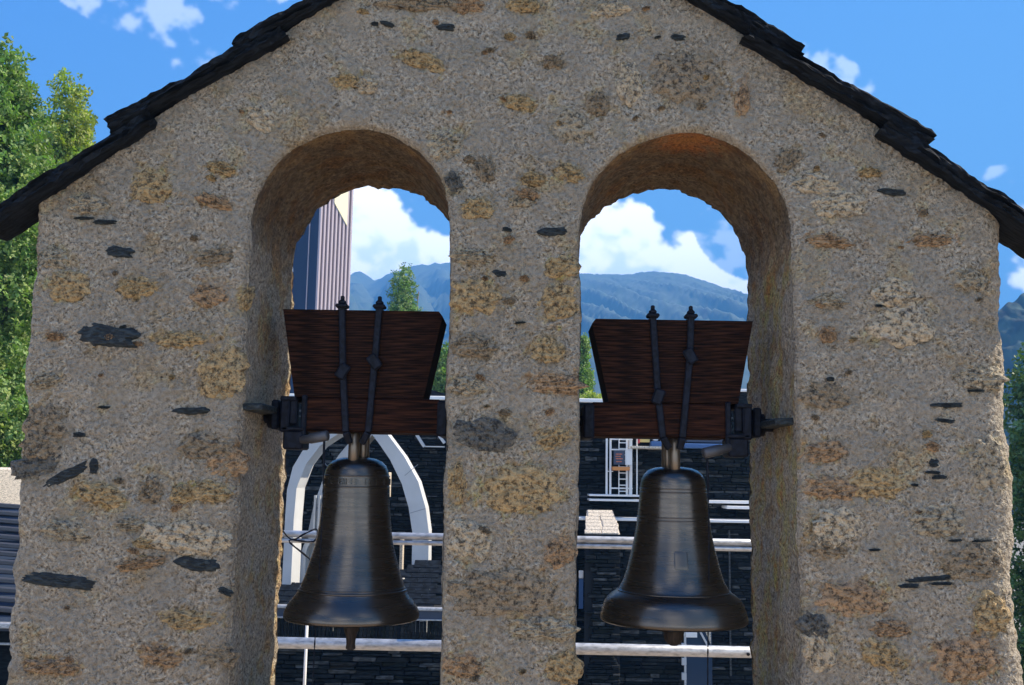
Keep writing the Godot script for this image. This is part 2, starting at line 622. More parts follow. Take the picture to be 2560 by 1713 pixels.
# one field stone lying in the mortar: a low lump with a broken outline; flat = a slate chip
func lump(sd: int, flat: bool) -> ArrayMesh:
	var pts := PackedVector3Array()
	var cols := PackedColorArray()
	var seg := 34
	var rings := 12
	for j in rings + 1:
		var t := float(j) / rings
		for i in seg:
			var a := TAU * i / seg
			var c := cos(a)
			var s := sin(a)
			var p := 3.2 if flat else 2.6
			var sup := pow(pow(absf(c), p) + pow(absf(s), p), -1.0 / p)
			var out := sup * (1.0 + 0.26 * hum.get_noise_3d(c * 1.3 + sd * 9.0, s * 1.3, 3.0) + 0.22 * fbm.get_noise_3d(c * 3.0, s * 3.0 + sd * 5.0, 1.0))
			var q := Vector2(c, s) * out * t
			var up := (1.0 - pow(t, 9.0) * 1.8) if flat else sqrt(maxf(1.0 - t * t, 0.0)) * 1.25 - 0.25 - 0.5 * pow(t, 8.0)
			up += fbm.get_noise_3d(q.x * (5.0 if flat else 3.5), q.y * (5.0 if flat else 3.5), sd * 3.0) * (0.6 if flat else 1.7)
			if not flat:
				up += 0.15
			pts.append(Vector3(q.x, q.y, up))
			var v := 1.0 + 0.9 * fbm.get_noise_3d(q.x * 3.5 + sd, q.y * 3.5, 8.0)
			var w := smoothstep(0.0, 0.5, fbm.get_noise_3d(q.x * 2.0, q.y * 2.0 + sd * 2.0, 19.0))
			cols.append(Color(v, v, v).lerp(Color(v * 0.8, v * 0.86, v * 1.02), w * 0.8))
	return sheet(pts, seg, cols, Vector3(0, 0, 1), true)

func lay(name_: String, list: Array, mat: Material, kinds: Array, high: float, parent: Node) -> void:
	for q in list:
		var x: float = q[0]
		var y: float = q[1]
		var e := 0.012
		var n := Vector3(-(front_z(x + e, y) - front_z(x - e, y)) / (2 * e), -(front_z(x, y + e) - front_z(x, y - e)) / (2 * e), 1.0)
		n = Vector3(n.x * 0.5, n.y * 0.5, 1.0).normalized()
		var u := Vector3(cos(deg_to_rad(q[4])), sin(deg_to_rad(q[4])), 0.0)
		var v := n.cross(u).normalized()
		u = v.cross(n)
		var z := (front_z(x, y) + front_z(x + q[2] * 0.4, y) + front_z(x - q[2] * 0.4, y)) / 3.0
		var b := Basis(u * q[2], v * q[3], n * high)
		part(name_, kinds[rng.randi() % kinds.size()], mat, parent, Transform3D(b, Vector3(x, y, z)))

# a split slate slab seen on edge: bottom line from a (low end) to b, thickness th
func slab(a: Vector2, b: Vector2, th: float, zf: float, zb: float, sd: int) -> ArrayMesh:
	var s := Shape.new()
	var u := (b - a).normalized()
	var n := Vector2(-u.y, u.x)
	if n.y < 0.0:
		n = -n
	var l := a.distance_to(b)
	var m := int(l / 0.018) + 2
	var rows := 7
	var rings := []
	for i in m + 1:
		var t := float(i) / m
		var ring := []
		var ends := 1.0 if i == 0 or i == m else 0.0
		var bot := fbm.get_noise_2d(t * l * 14.0, sd * 7.0) * 0.006
		var top := th + fbm.get_noise_2d(t * l * 9.0, sd * 11.0 + 3.0) * 0.010
		if i == 0:
			top -= 0.006
			bot += 0.004
		ring.append([bot, zb, 0.0])
		for k in rows:
			var h := lerpf(bot, top, float(k) / (rows - 1))
			var ledge := hum.get_noise_2d(k * 3.7 + sd * 13.0, t * l * 3.0) * 0.020
			var chip := fbm.get_noise_2d(t * l * 26.0, k * 1.9 + sd * 5.0) * 0.012
			var rounding := 0.006 if k == 0 or k == rows - 1 else 0.0
			ring.append([h, zf + ledge + chip - rounding, ends * hum.get_noise_2d(k * 5.1, sd * 3.0 + t) * 0.016])
		ring.append([top, zb, 0.0])
		var out := []
		for q in ring:
			var p: Vector2 = a + u * (l * t + q[2]) + n * q[0]
			out.append(Vector3(p.x, p.y, q[1]))
		rings.append(out)
	var c: int = rings[0].size()
	for i in m:
		var mid: Vector2 = a + u * (l * (i + 0.5) / m) + n * th * 0.5
		var o := Vector3(mid.x, mid.y, (zf + zb) * 0.5)
		for k in c:
			var f: int = (k + 1) % c
			s.quad_out(rings[i][k], rings[i][f], rings[i + 1][f], rings[i + 1][k], o)
	for e in [0, m]:
		var o2 := a + u * l * 0.5 + n * th * 0.5
		for k in range(1, c - 1):
			s.tri_out(rings[e][0], rings[e][k], rings[e][k + 1], Vector3(o2.x, o2.y, (zf + zb) * 0.5))
	return s.done()

func build_gable() -> void:
	var g = thing("bell_gable", "rubble stone bell gable with two round-topped openings and a dark slate roof", "bell gable")
	part("mortar_face", wall_face(0.0, 0.006), mats.mortar, g)
	part("rear_face", wall_face(-DEEP, 0.02), mats.mortar, g)
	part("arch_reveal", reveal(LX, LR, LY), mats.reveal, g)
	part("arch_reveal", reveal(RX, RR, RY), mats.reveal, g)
	part("flank", flank(-1.0), mats.mortar, g)
	part("flank", flank(1.0), mats.mortar, g)
	var s := Shape.new()
	s.box(at(0, -1.6, -0.335), Vector3(3.06, 4.82, 0.63), 0.02)
	part("wall_foot", s.done(), mats.mortar, g)
	var kinds := []
	var chips := []
	for i in 7:
		kinds.append(lump(i + 1, false))
		chips.append(lump(i + 21, true))
	for k in [["ochre", ochre_stones], ["faint", faint_stones], ["rust", rust_stones], ["pale", pale_stones], ["brown", brown_stones], ["greyish", greyish_stones]]:
		lay("stone", k[1], mats["stone_" + k[0]], kinds, 0.0085, g)
	# small flecks of stone showing between the big ones
	var flecks := [[], [], []]
	for i in 150:
		var x := rng.randf_range(-1.48, 1.47)
		var y := rng.randf_range(0.95, 3.12)
		if d_open(x, y, 0.0) < 0.05 or y > roof_line(x) - 0.06:
			continue
		var a := rng.randf_range(0.008, 0.022)
		flecks[i % 3].append([x, y, a, a * rng.randf_range(0.45, 0.9), rng.randf_range(-30, 30)])
	lay("stone", flecks[0], mats.stone_ochre, kinds, 0.007, g)
	lay("stone", flecks[1], mats.stone_rust, kinds, 0.007, g)
	lay("stone", flecks[2], mats.stone_brown, kinds, 0.007, g)
	lay("slate_chip", shards, mats.slate_chip, chips, 0.0075, g)
	# slate slabs of the roof, each riding on the next one down
	var ends := [[-1.69, -1.185], [-1.315, -0.775], [-0.928, -0.40], [-0.53, -0.03]]
	for i in ends.size():
		var e: Array = ends[i]
		var lift := 0.050 / 0.81
		var base: float = 2.417 + (e[0] + 1.564) * 0.728
		part("roof_slab", slab(Vector2(e[0], base + (lift if i > 0 else 0.006)), Vector2(e[1], 2.417 + (e[1] + 1.564) * 0.728 - 0.004), 0.043, 0.055 - 0.004 * i, -0.74 if i > 0 else -0.10, i + 2), mats.slate, g)
	ends = [[1.72, 1.115], [1.262, 0.695], [0.864, 0.30], [0.42, -0.06]]
	for i in ends.size():
		var e: Array = ends[i]
		var lift := 0.048 / 0.81
		var base: float = 2.404 + (1.527 - e[0]) * 0.713
		part("roof_slab", slab(Vector2(e[0], base + (lift if i > 0 else 0.012)), Vector2(e[1], 2.404 + (1.527 - e[1]) * 0.713 - 0.004), 0.045, 0.055 - 0.003 * i, -0.74 if i > 0 else -0.14, i + 12), mats.slate, g)
	part("roof_slab", slab(Vector2(-1.50, 2.417 + 0.064 * 0.728 + 0.01), Vector2(-1.20, 2.417 + 0.364 * 0.728 + 0.01), 0.043, -0.11, -0.74, 31), mats.slate, g)
	part("roof_slab", slab(Vector2(1.50, 2.404 + 0.027 * 0.713 + 0.01), Vector2(1.13, 2.404 + 0.397 * 0.713 + 0.01), 0.045, -0.15, -0.74, 33), mats.slate, g)
	# slate shelves that carry the axles
	for q in [[-0.92, 1.80, 0.11], [0.865, 1.785, 0.075]]:
		var sh := Shape.new()
		sh.box(Transform3D(Basis(Vector3(0, 0, 1), 0.03), Vector3(q[0], q[1], -0.19)), Vector3(q[2] * 2.0, 0.022, 0.30), 0.004)
		part("axle_shelf", sh.done(), mats.slate_chip, g)

# ---------------------------------------------------------------- bells
func build_bell(ax: float, prof: Array, label: String, bands: Array, letters: bool, clap: Array) -> void:
	var b = thing("bell", label, "bell", Vector3(ax, 0, -0.33), 0.0, "bronze bells in the gable openings")
	var body = part("bell_body", lathe(prof, 96), mats.bronze, b)
	for q in bands:
		var ring := []
		for i in 9:
			var a := PI * i / 8.0
			ring.append(Vector2(q[0] - 0.001 + sin(a) * q[2], q[1] + cos(a) * q[2]))
		part("moulding", lathe(ring, 96), mats.bronze, body)
	if letters:
		var s := Shape.new()
		var r := 0.1115
		for i in 46:
			var a := TAU * i / 46.0 + 0.03 * sin(i * 5.0)
			var kind := (i * 7) % 5
			var t := Transform3D(Basis(Vector3.UP, a), Vector3(sin(a) * r, 1.574, cos(a) * r))
			if kind != 4:
				s.box(t, Vector3(0.0034, 0.020, 0.006))
			if kind == 1 or kind == 2:
				for h in [-0.0077, 0.0, 0.0077]:
					s.box(t * at(0.004, h, 0), Vector3(0.006, 0.003, 0.006))
			if kind == 3:
				s.box(t * at(0.0075, 0, 0), Vector3(0.0034, 0.020, 0.006))
				s.box(t * Transform3D(Basis(Vector3(0, 0, 1), 0.35), Vector3(0.0037, 0, 0)), Vector3(0.003, 0.0192, 0.0058))
		part("inscription_band", s.done(), mats.bronze, body)
	# the crown: two cast loops that the straps pass through
	var top: float = prof[0].y
	for k in 2:
		var s2 := Shape.new(true)
		var pts := []
		var rad := []
		var x0 := -0.004 if k == 0 else 0.022 * signf(0.1 - ax)
		var sp := 0.062 if k == 0 else 0.03
		for q in [[-1.0, -0.03], [-1.0, 0.03], [-0.96, 0.075], [-0.7, 0.105], [-0.3, 0.118], [0.3, 0.118], [0.7, 0.105], [0.96, 0.075], [1.0, 0.03], [1.0, -0.03]]:
			pts.append(Vector3(x0, top + q[1], q[0] * sp))
			rad.append(0.0185 if k == 0 else 0.0125)
		s2.tube(pts, rad, 14)
		part("crown_loop", s2.done(), mats.bronze_worn, b)
	var c := []
	for q in clap:
		c.append(Vector2(q[0], q[1]))
	part("clapper", lathe(c, 24), mats.iron_rust, b)

func build_headstock(ax: float, s: float, top: float, label: String, sa: Array, sb: Array, lever_tilt: float) -> void:
	var h = thing("headstock", label, "headstock", Vector3(ax, 0, -0.32), 0.0, "wooden headstocks of the bells")
	var w := Shape.new()
	var poly := PackedVector2Array()
	for q in [[0.252, top], [-0.272, top], [-0.284, top - 0.016], [-0.228, 1.850], [0.200, 1.850]]:
		poly.append(Vector2(q[0] * s, q[1]))
	w.prism(poly, -0.098, 0.098)
	part("upper_block", w.done(), mats.wood, h)
	w = Shape.new()
	w.box(at(-0.055 * s, 1.792, 0), Vector3(0.46, 0.112, 0.2), 0.006)
	part("beam", w.done(), mats.wood_b, h)
	# iron straps over the face, with their nuts
	for k in 2:
		var p: Array = sa if k == 0 else sb
		var m := Shape.new()
		var pts := [Vector3(p[0] * s, top + 0.004, 0.104)]
		pts.append(Vector3((p[0] * 0.5 + p[1] * 0.5) * s, p[3], 0.106))
		pts.append(Vector3(p[2] * s, 1.735, 0.106))
		pts.append(Vector3(p[2] * 0.55 * s, 1.700, 0.085))
		for i in 3:
			m.bar(pts[i], pts[i + 1], 0.022, 0.011 if i < 2 else 0.018, 0.003)
		m.box(at(p[0] * s, top + 0.003, 0.0), Vector3(0.022, 0.010, 0.22), 0.002)
		var strap = part("strap", m.done(), mats.iron, h)
		m = Shape.new()
		var joint: Vector3 = pts[1]
		m.box(Transform3D(Basis(Vector3(0, 0, 1), deg_to_rad(p[4]) * s), joint + Vector3(0, 0, 0.007)), Vector3(0.036, 0.052, 0.014), 0.005)
		part("strap_joint", m.done(), mats.iron, strap)
		m = Shape.new()
		m.box(at(p[0] * s, top + 0.0125, 0.098), Vector3(0.042, 0.013, 0.042), 0.004)
		m.box(at(p[0] * s, top + 0.0255, 0.098), Vector3(0.025, 0.017, 0.025), 0.006)
		m.box(at(p[0] * s, top + 0.040, 0.098), Vector3(0.013, 0.016, 0.013), 0.003)
		part("nut", m.done(), mats.iron, strap)
	# end cap and the bearing on the other side
	var e := Shape.new()
	e.box(at(-0.292 * s, 1.785, 0), Vector3(0.036, 0.115, 0.21), 0.006)
	e.bar(Vector3(-0.30 * s, 1.79, 0), Vector3(-0.36 * s, 1.79, 0), 0.034, 0.034, 0.008)
	part("end_cap", e.done(), mats.iron, h)
	e = Shape.new()
	e.box(at(0.165 * s, 1.78, 0.100), Vector3(0.018, 0.150, 0.022), 0.004)
	e.box(at(0.200 * s, 1.80, 0.098), Vector3(0.024, 0.085, 0.018), 0.004)
	e.box(at(0.226 * s, 1.79, 0.04), Vector3(0.030, 0.118, 0.16), 0.006)
	e.box(at(0.215 * s, 1.842, 0.05), Vector3(0.052, 0.014, 0.15), 0.003)
	e.box(at(0.265 * s, 1.79, 0.03), Vector3(0.026, 0.098, 0.12), 0.005)
	part("bearing_plate", e.done(), mats.iron, h)
	e = Shape.new()
	e.box(at(0.196 * s, 1.706, 0.06), Vector3(0.066, 0.062, 0.11), 0.006)
	e.box(at(0.196 * s, 1.743, 0.06), Vector3(0.074, 0.012, 0.12), 0.003)
	part("lever_box", e.done(), mats.iron, h)
	e = Shape.new(true)
	e.tube([Vector3(0.30 * s, 1.785, 0.02), Vector3(0.285 * s, 1.785, 0.02), Vector3(0.285 * s, 1.785, 0.02), Vector3(0.36 * s, 1.785, 0.02)], [0.038, 0.038, 0.022, 0.022], 16)
	part("axle", e.done(), mats.iron, h)
	e = Shape.new(true)
	var a := Vector3(0.170 * s, 1.706, 0.105)
	var d := Vector3(-0.092 * s, lever_tilt, 0.02)
	e.tube([a, a + d * 0.3, a + d * 0.34, a + d * 0.96, a + d], [0.014, 0.014, 0.0175, 0.0175, 0.014], 16)
	part("lever", e.done(), mats.zinc_dull, h)
	# the pull line hanging from the lever
	var tip := Vector3(ax, 0, -0.32) + a + d * 0.86
	var c := Shape.new(true)
	var pts2 := []
	var rr := []
	var n := 90
	for i in n + 1:
		pts2.append(tip + Vector3(0.004 * sin(i * 0.09), -1.35 * i / n, 0))
		rr.append(0.0042 if i < 8 else (0.0028 if i % 2 == 0 else 0.0014))
	c.tube(pts2, rr, 6)
	single("pull_line", "thin beaded chain hanging from the lever beside the " + ("lettered" if s < 0.0 else "plain banded") + " bell", "chain", c.done(), mats.iron, Transform3D.IDENTITY, "pull lines of the bells")

func build_bells() -> void:
	var inner := [Vector2(0.2, 1.13), Vector2(0.16, 1.25), Vector2(0.11, 1.4), Vector2(0.09, 1.56), Vector2(0.0, 1.6)]
	var pl := [Vector2(0.0, 1.655), Vector2(0.03, 1.655), Vector2(0.06, 1.651), Vector2(0.083, 1.641), Vector2(0.098, 1.627), Vector2(0.105, 1.612), Vector2(0.108, 1.597), Vector2(0.1098, 1.592), Vector2(0.1098, 1.558), Vector2(0.1115, 1.553), Vector2(0.1135, 1.50), Vector2(0.1185, 1.442), Vector2(0.124, 1.40), Vector2(0.130, 1.364), Vector2(0.139, 1.33), Vector2(0.1487, 1.297), Vector2(0.159, 1.262), Vector2(0.1706, 1.231), Vector2(0.177, 1.216), Vector2(0.186, 1.201), Vector2(0.200, 1.184), Vector2(0.213, 1.167), Vector2(0.2205, 1.150), Vector2(0.2240, 1.136), Vector2(0.2235, 1.128), Vector2(0.219, 1.124)]
	build_bell(LX, pl + inner, "dark bronze bell with a raised lettered band under its shoulder", [[0.1098, 1.592, 0.0028], [0.1105, 1.556, 0.0028], [0.1105, 1.549, 0.0022], [0.177, 1.217, 0.004], [0.173, 1.226, 0.002]], true, [[0.0, 1.2], [0.028, 1.19], [0.031, 1.13], [0.026, 1.09], [0.017, 1.065], [0.0145, 1.04], [0.0165, 1.026], [0.012, 1.022], [0.0, 1.022]])
	var pr := [Vector2(0.0, 1.641), Vector2(0.03, 1.641), Vector2(0.062, 1.637), Vector2(0.083, 1.629), Vector2(0.097, 1.616), Vector2(0.1055, 1.600), Vector2(0.109, 1.584), Vector2(0.111, 1.565), Vector2(0.114, 1.53), Vector2(0.117, 1.50), Vector2(0.1205, 1.470), Vector2(0.124, 1.44), Vector2(0.129, 1.41), Vector2(0.137, 1.371), Vector2(0.1475, 1.328), Vector2(0.156, 1.296), Vector2(0.166, 1.266), Vector2(0.180, 1.240), Vector2(0.188, 1.231), Vector2(0.206, 1.220), Vector2(0.220, 1.207), Vector2(0.2285, 1.194), Vector2(0.236, 1.172), Vector2(0.2425, 1.148), Vector2(0.2420, 1.138), Vector2(0.237, 1.133)]
	inner[0] = Vector2(0.22, 1.14)
	build_bell(RX + 0.003, pr + inner, "dark bronze bell with plain turned bands and a worn plaque, wider at the lip", [[0.1115, 1.567, 0.0022], [0.1122, 1.556, 0.0022], [0.120, 1.474, 0.0022], [0.1212, 1.464, 0.0022], [0.187, 1.232, 0.003]], false, [[0.0, 1.2], [0.030, 1.19], [0.033, 1.13], [0.035, 1.10], [0.031, 1.075], [0.022, 1.062], [0.012, 1.055], [0.0, 1.055]])
	# straps: x at the top, x at the foot of the joint, x at the bottom, height of the joint, tilt of the joint
	build_headstock(LX, -1.0, 2.143, "wooden headstock with rounded corner, iron straps and lever, over the lettered bell", [0.053, 0.030, 0.024, 1.935, 30.0], [-0.072, -0.054, -0.050, 1.968, -38.0], 0.016)
	build_headstock(RX + 0.003, 1.0, 2.127, "wooden headstock with iron straps and two tall nuts, over the plain banded bell", [0.045, 0.036, 0.014, 2.005, 28.0], [-0.082, -0.050, -0.050, 1.868, -20.0], -0.022)
	# worn plaque on the second bell
	var pts := PackedVector3Array()
	for r in 9:
		var y := 1.372 - 0.062 * r / 8.0
		var rad := 0.0
		for k in pr.size() - 1:
			if pr[k].y >= y and pr[k + 1].y <= y:
				rad = lerpf(pr[k].x, pr[k + 1].x, (pr[k].y - y) / maxf(pr[k].y - pr[k + 1].y, 1e-5))
		for c in 11:
			var rim := 0.0 if r == 0 or r == 8 or c == 0 or c == 10 else 0.0022
			var a := 0.02 + (c - 5) * 0.034
			pts.append(Vector3(sin(a) * (rad - 0.0008 + rim), y, cos(a) * (rad - 0.0008 + rim)))
	var pq := sheet(pts, 11, PackedColorArray(), Vector3(0, 0, 1))
	part("plaque", pq, mats.bronze, get_node("bell_001"))

# ---------------------------------------------------------------- sky
var clouds := []

func cloud_at(d: Vector3, az: float, el: float, near: Array) -> Vector2:
	var best := 0.0
	var soft := 0.0
	for c in near:
		var dx: float = wrapf(az - c[0], -180.0, 180.0)
		var dy: float = el - c[1]
		var u: float = (dx * c[5] + dy * c[6]) / c[2]
		var v: float = (dy * c[5] - dx * c[6]) / c[3]
		if v < 0.0 and c[4] > 0.9:
			v *= 0.7
		var q := 1.0 - (u * u + v * v)
		if q * c[4] > best:
			best = q * c[4]
			soft = c[4]
	if best <= 0.0:
		return Vector2.ZERO
	var n := fbm.get_noise_3d(d.x * 13.0, d.y * 17.0, d.z * 13.0)
	var f := fbm.get_noise_3d(d.x * 42.0, d.y * 50.0, d.z * 42.0)
	var k := smoothstep(0.16, 0.42, best + n * 0.62 + f * 0.34) if soft > 0.9 else smoothstep(0.05, 0.95, best * 0.85 + n * 1.0 + f * 1.6 + 0.05) * 0.27
	var body := clampf(0.55 + n * 0.9 + f * 0.5 + (1.0 - best) * 0.5, 0.0, 1.0)
	return Vector2(k, body)

func sky_colour(az: float, el: float, near: Array) -> Color:
	var e := deg_to_rad(maxf(el, 0.0))
	var a := deg_to_rad(az)
	var d := Vector3(sin(a) * cos(e), sin(e), -cos(a) * cos(e))
	var t := pow(clampf(sin(e), 0.0, 1.0), 0.62)
	var c := Color(0.64, 0.87, 1.0).lerp(Color(0.14, 0.38, 0.78), t)
	var sunward := clampf(d.dot(Vector3(0.98, 0.0, -0.2)), -1.0, 1.0)
	c = c.lerp(Color(0.52, 0.80, 1.0), 0.30 * smoothstep(-0.5, 0.9, sunward))
	c = c.lerp(Color(0.16, 0.42, 0.80), 0.30 * smoothstep(0.3, -0.7, sunward))
	var k := cloud_at(d, az, el, near)
	var white := Color(0.84, 0.89, 0.96).lerp(Color(1.0, 1.0, 1.0), smoothstep(0.25, 0.75, k.y))
	c = c.srgb_to_linear() * 0.66
	return c.lerp(white.srgb_to_linear() * 1.35, k.x)

func make_sky() -> Image:
	# azimuth, elevation, half width, half height, density, tilt
	clouds = [[-9.5, 10.2, 7.0, 6.2, 1.3, -12.0], [-4.0, 9.0, 5.0, 5.2, 1.2, 0.0], [4.8, 10.6, 4.4, 5.6, 1.3, 0.0], [10.0, 9.0, 6.0, 5.2, 0.98, -14.0], [12.5, 12.5, 4.0, 3.2, 0.75, 30.0], [-24.5, 25.0, 4.4, 1.9, 0.8, -18.0], [-20.2, 23.4, 3.6, 1.6, 0.8, -50.0], [-16.5, 26.0, 3.0, 1.2, 0.7, 10.0], [17.6, 21.9, 2.6, 1.0, 0.88, -32.0], [25.8, 15.6, 0.9, 0.7, 0.8, 0.0], [29.5, 11.5, 3.6, 3.0, 1.1, 0.0], [27.4, 13.6, 1.4, 0.8, 0.8, 0.0]]
	var r := RandomNumberGenerator.new()
	r.seed = 77
	for i in 30:
		var az := 40.0 + 280.0 * (i + r.randf() * 0.7) / 30.0
		clouds.append([az, r.randf_range(7, 13), r.randf_range(5, 11), r.randf_range(3.5, 6.0), r.randf_range(0.95, 1.3), r.randf_range(-10, 10)])
	for i in 16:
		clouds.append([r.randf_range(40, 320), r.randf_range(22, 60), r.randf_range(6, 16), r.randf_range(2.5, 6.0), r.randf_range(0.7, 1.2), r.randf_range(-30, 30)])
	for c in clouds:
		c.append(sin(deg_to_rad(c[5])))
		c[5] = cos(deg_to_rad(c[5]))
	var w := 4096
	var h := 2048
	var cw := 512
	var ch := 256
	var im := Image.create(cw, ch, false, Image.FORMAT_RGBF)
	for j in ch:
		var el := 90.0 - (j + 0.5) * 180.0 / ch
		for i in cw:
			var az := (i + 0.5) * 360.0 / cw
			im.set_pixel(i, j, sky_colour(az, el, clouds if el > 0.0 else []))
	im.resize(w, h, Image.INTERPOLATE_CUBIC)
	# the same sky again, finer, over the part that the photograph shows
	var near := clouds.slice(0, 12)
	for c in clouds.slice(12):
		if absf(wrapf(c[0], -180.0, 180.0)) < 50.0:
			near.append(c)
	for j in range(int((90.0 - 30.0) / 180.0 * h), int((90.0 - 4.0) / 180.0 * h)):
		var el := 90.0 - (j + 0.5) * 180.0 / h
		for i in range(-380, 380):
			var az := (i + 0.5) * 360.0 / w
			im.set_pixel((i + w) % w, j, sky_colour(az, el, near))
	return im

# ---------------------------------------------------------------- materials
func make_materials() -> void:
	var g1 := noise_tex(1024, 0.075, 3, [0.0, 0.20, 0.33, 0.50, 0.68, 1.0], [lin(0.016, 0.012, 0.007), lin(0.075, 0.057, 0.036), lin(0.218, 0.177, 0.122), lin(0.305, 0.251, 0.178), lin(0.415, 0.35, 0.255), lin(0.68, 0.60, 0.47)], FastNoiseLite.TYPE_SIMPLEX_SMOOTH, 3, 0, 0.9)
	g1.noise.domain_warp_enabled = true
	g1.noise.domain_warp_amplitude = 14.0
	g1.noise.domain_warp_frequency = 0.04
	var bump := noise_tex(1024, 0.075, 3, [0.0, 1.0], [Color.BLACK, Color.WHITE], FastNoiseLite.TYPE_SIMPLEX_SMOOTH, 3, 0, 0.9)
	bump.noise.domain_warp_enabled = true
	bump.noise.domain_warp_amplitude = 14.0
	bump.noise.domain_warp_frequency = 0.04
	var g2 := noise_tex(1024, 0.04, 6, [0.0, 0.30, 0.41, 0.55, 0.72, 1.0], [grey(0.06), grey(0.22), grey(0.70), grey(0.95), grey(1.25), grey(1.8)], FastNoiseLite.TYPE_SIMPLEX_SMOOTH, 8, 0, 0.78)
	var m := grained(1.0, 1.0, 1.0, g1, Vector3.ONE / 1.25, 0.95, bump, 1.1)
	m.vertex_color_use_as_albedo = true
	mats.reveal = m.duplicate()
	m.detail_enabled = true   # patches where the mortar was rubbed smoother
	m.detail_blend_mode = BaseMaterial3D.BLEND_MODE_MIX
	m.detail_uv_layer = BaseMaterial3D.DETAIL_UV_1
	m.detail_albedo = noise_tex(512, 0.10, 4, [0.0, 0.3, 0.6, 1.0], [lin(0.09, 0.073, 0.05), lin(0.215, 0.18, 0.13), lin(0.275, 0.233, 0.172), lin(0.41, 0.355, 0.27)], FastNoiseLite.TYPE_SIMPLEX_SMOOTH, 52, 0, 0.7)
	m.detail_mask = noise_tex(512, 0.016, 4, [0.0, 0.42, 0.62, 1.0], [Color.BLACK, Color.BLACK, Color(0.6, 0.6, 0.6), Color(0.75, 0.75, 0.75)], FastNoiseLite.TYPE_SIMPLEX_SMOOTH, 53, 0, 0.65)
	mats.mortar = m
	var tones := {"ochre": [0.52, 0.355, 0.165], "faint": [0.46, 0.37, 0.24], "rust": [0.46, 0.29, 0.15], "pale": [0.60, 0.47, 0.30], "brown": [0.34, 0.255, 0.155], "greyish": [0.16, 0.145, 0.115]}
	for k in tones:
		var q: Array = tones[k]
		var s := grained(q[0], q[1], q[2], g2, Vector3.ONE / 1.1, 0.9, bump, 1.2)
		s.vertex_color_use_as_albedo = true
		mats["stone_" + k] = s
	var sl := noise_tex(512, 0.02, 5, [0.0, 0.45, 0.62, 1.0], [grey(0.25), grey(0.6), grey(1.0), grey(3.2)], FastNoiseLite.TYPE_SIMPLEX_SMOOTH, 12)
	mats.slate = grained(0.016, 0.020, 0.025, sl, Vector3(1.2, 6.0, 6.0), 0.8, sl, 0.5)
	mats.slate.metallic_specular = 0.2
	mats.slate_chip = grained(0.028, 0.037, 0.039, sl, Vector3(3.0, 9.0, 3.0), 0.6, sl, 0.8)
	mats.slate_chip.metallic_specular = 0.4
	var wd := noise_tex(512, 0.014, 6, [0.0, 0.25, 0.45, 0.68, 1.0], [lin(0.002, 0.002, 0.002), lin(0.007, 0.0042, 0.0035), lin(0.018, 0.0078, 0.005), lin(0.032, 0.013, 0.0072), lin(0.06, 0.024, 0.012)], FastNoiseLite.TYPE_SIMPLEX_SMOOTH, 21)
	wd.noise.domain_warp_enabled = true
	wd.noise.domain_warp_amplitude = 40.0
	wd.noise.domain_warp_frequency = 0.006
	mats.wood = grained(1, 1, 1, wd, Vector3(1.0, 19.0, 19.0), 0.55, wd, 0.25, false)
	mats.wood_b = grained(1.25, 1.15, 1.1, wd, Vector3(0.8, 15.0, 15.0), 0.55, wd, 0.25, false)
	mats.wood_b.uv1_offset = Vector3(0.3, 0.4, 0.1)
	for k in ["wood", "wood_b"]:
		mats[k].roughness = 0.8
		mats[k].metallic_specular = 0.2
	mats.iron = grained(0.009, 0.012, 0.021, sl, Vector3(4, 4, 4), 0.6)
	mats.iron.metallic_specular = 0.3
	mats.iron_worn = plain(0.16, 0.15, 0.13, 0.5, 0.6)
	mats.iron_rust = grained(0.055, 0.035, 0.022, sl, Vector3(9, 3, 9), 0.8)
	var br := noise_tex(64, 0.05, 4, [0.0, 0.5, 1.0], [grey(0.82), grey(0.94), grey(1.06)], FastNoiseLite.TYPE_SIMPLEX_SMOOTH, 31, 512)
	mats.bronze = plain(0.118, 0.102, 0.086, 0.36, 0.9)
	mats.bronze.albedo_texture = br
	mats.bronze.uv1_scale = Vector3(1, 2.2, 1)
	var rough := noise_tex(64, 0.06, 4, [0.0, 1.0], [Color(0.62, 0.62, 0.62), Color(1, 1, 1)], FastNoiseLite.TYPE_SIMPLEX_SMOOTH, 33, 512)
	mats.bronze.roughness = 0.35
	mats.bronze.roughness_texture = rough
	mats.bronze.heightmap_enabled = true
	mats.bronze.heightmap_texture = br
	mats.bronze.heightmap_scale = 0.013
	mats.bronze_worn = plain(0.24, 0.19, 0.14, 0.42, 0.85)
	mats.zinc = grained(0.55, 0.55, 0.54, noise_tex(256, 0.03, 4, [0.0, 0.35, 0.6, 1.0], [grey(0.45), grey(0.75), grey(0.95), grey(1.1)], FastNoiseLite.TYPE_SIMPLEX_SMOOTH, 41), Vector3(2, 5, 5), 0.42)
	mats.zinc.metallic = 0.35
	mats.zinc_dull = plain(0.085, 0.085, 0.09, 0.5, 0.4)
	mats.white_stone = grained(0.56, 0.56, 0.54, g2, Vector3.ONE * 0.4, 0.8)
	mats.white_stone.albedo_texture = noise_tex(256, 0.01, 4, [0.0, 1.0], [grey(0.82), grey(1.05)], FastNoiseLite.TYPE_SIMPLEX_SMOOTH, 43)
	mats.joint = plain(0.25, 0.26, 0.28)
	mats.pale_stone = grained(0.74, 0.64, 0.50, g2, Vector3(0.5, 1.6, 1.6), 0.9)
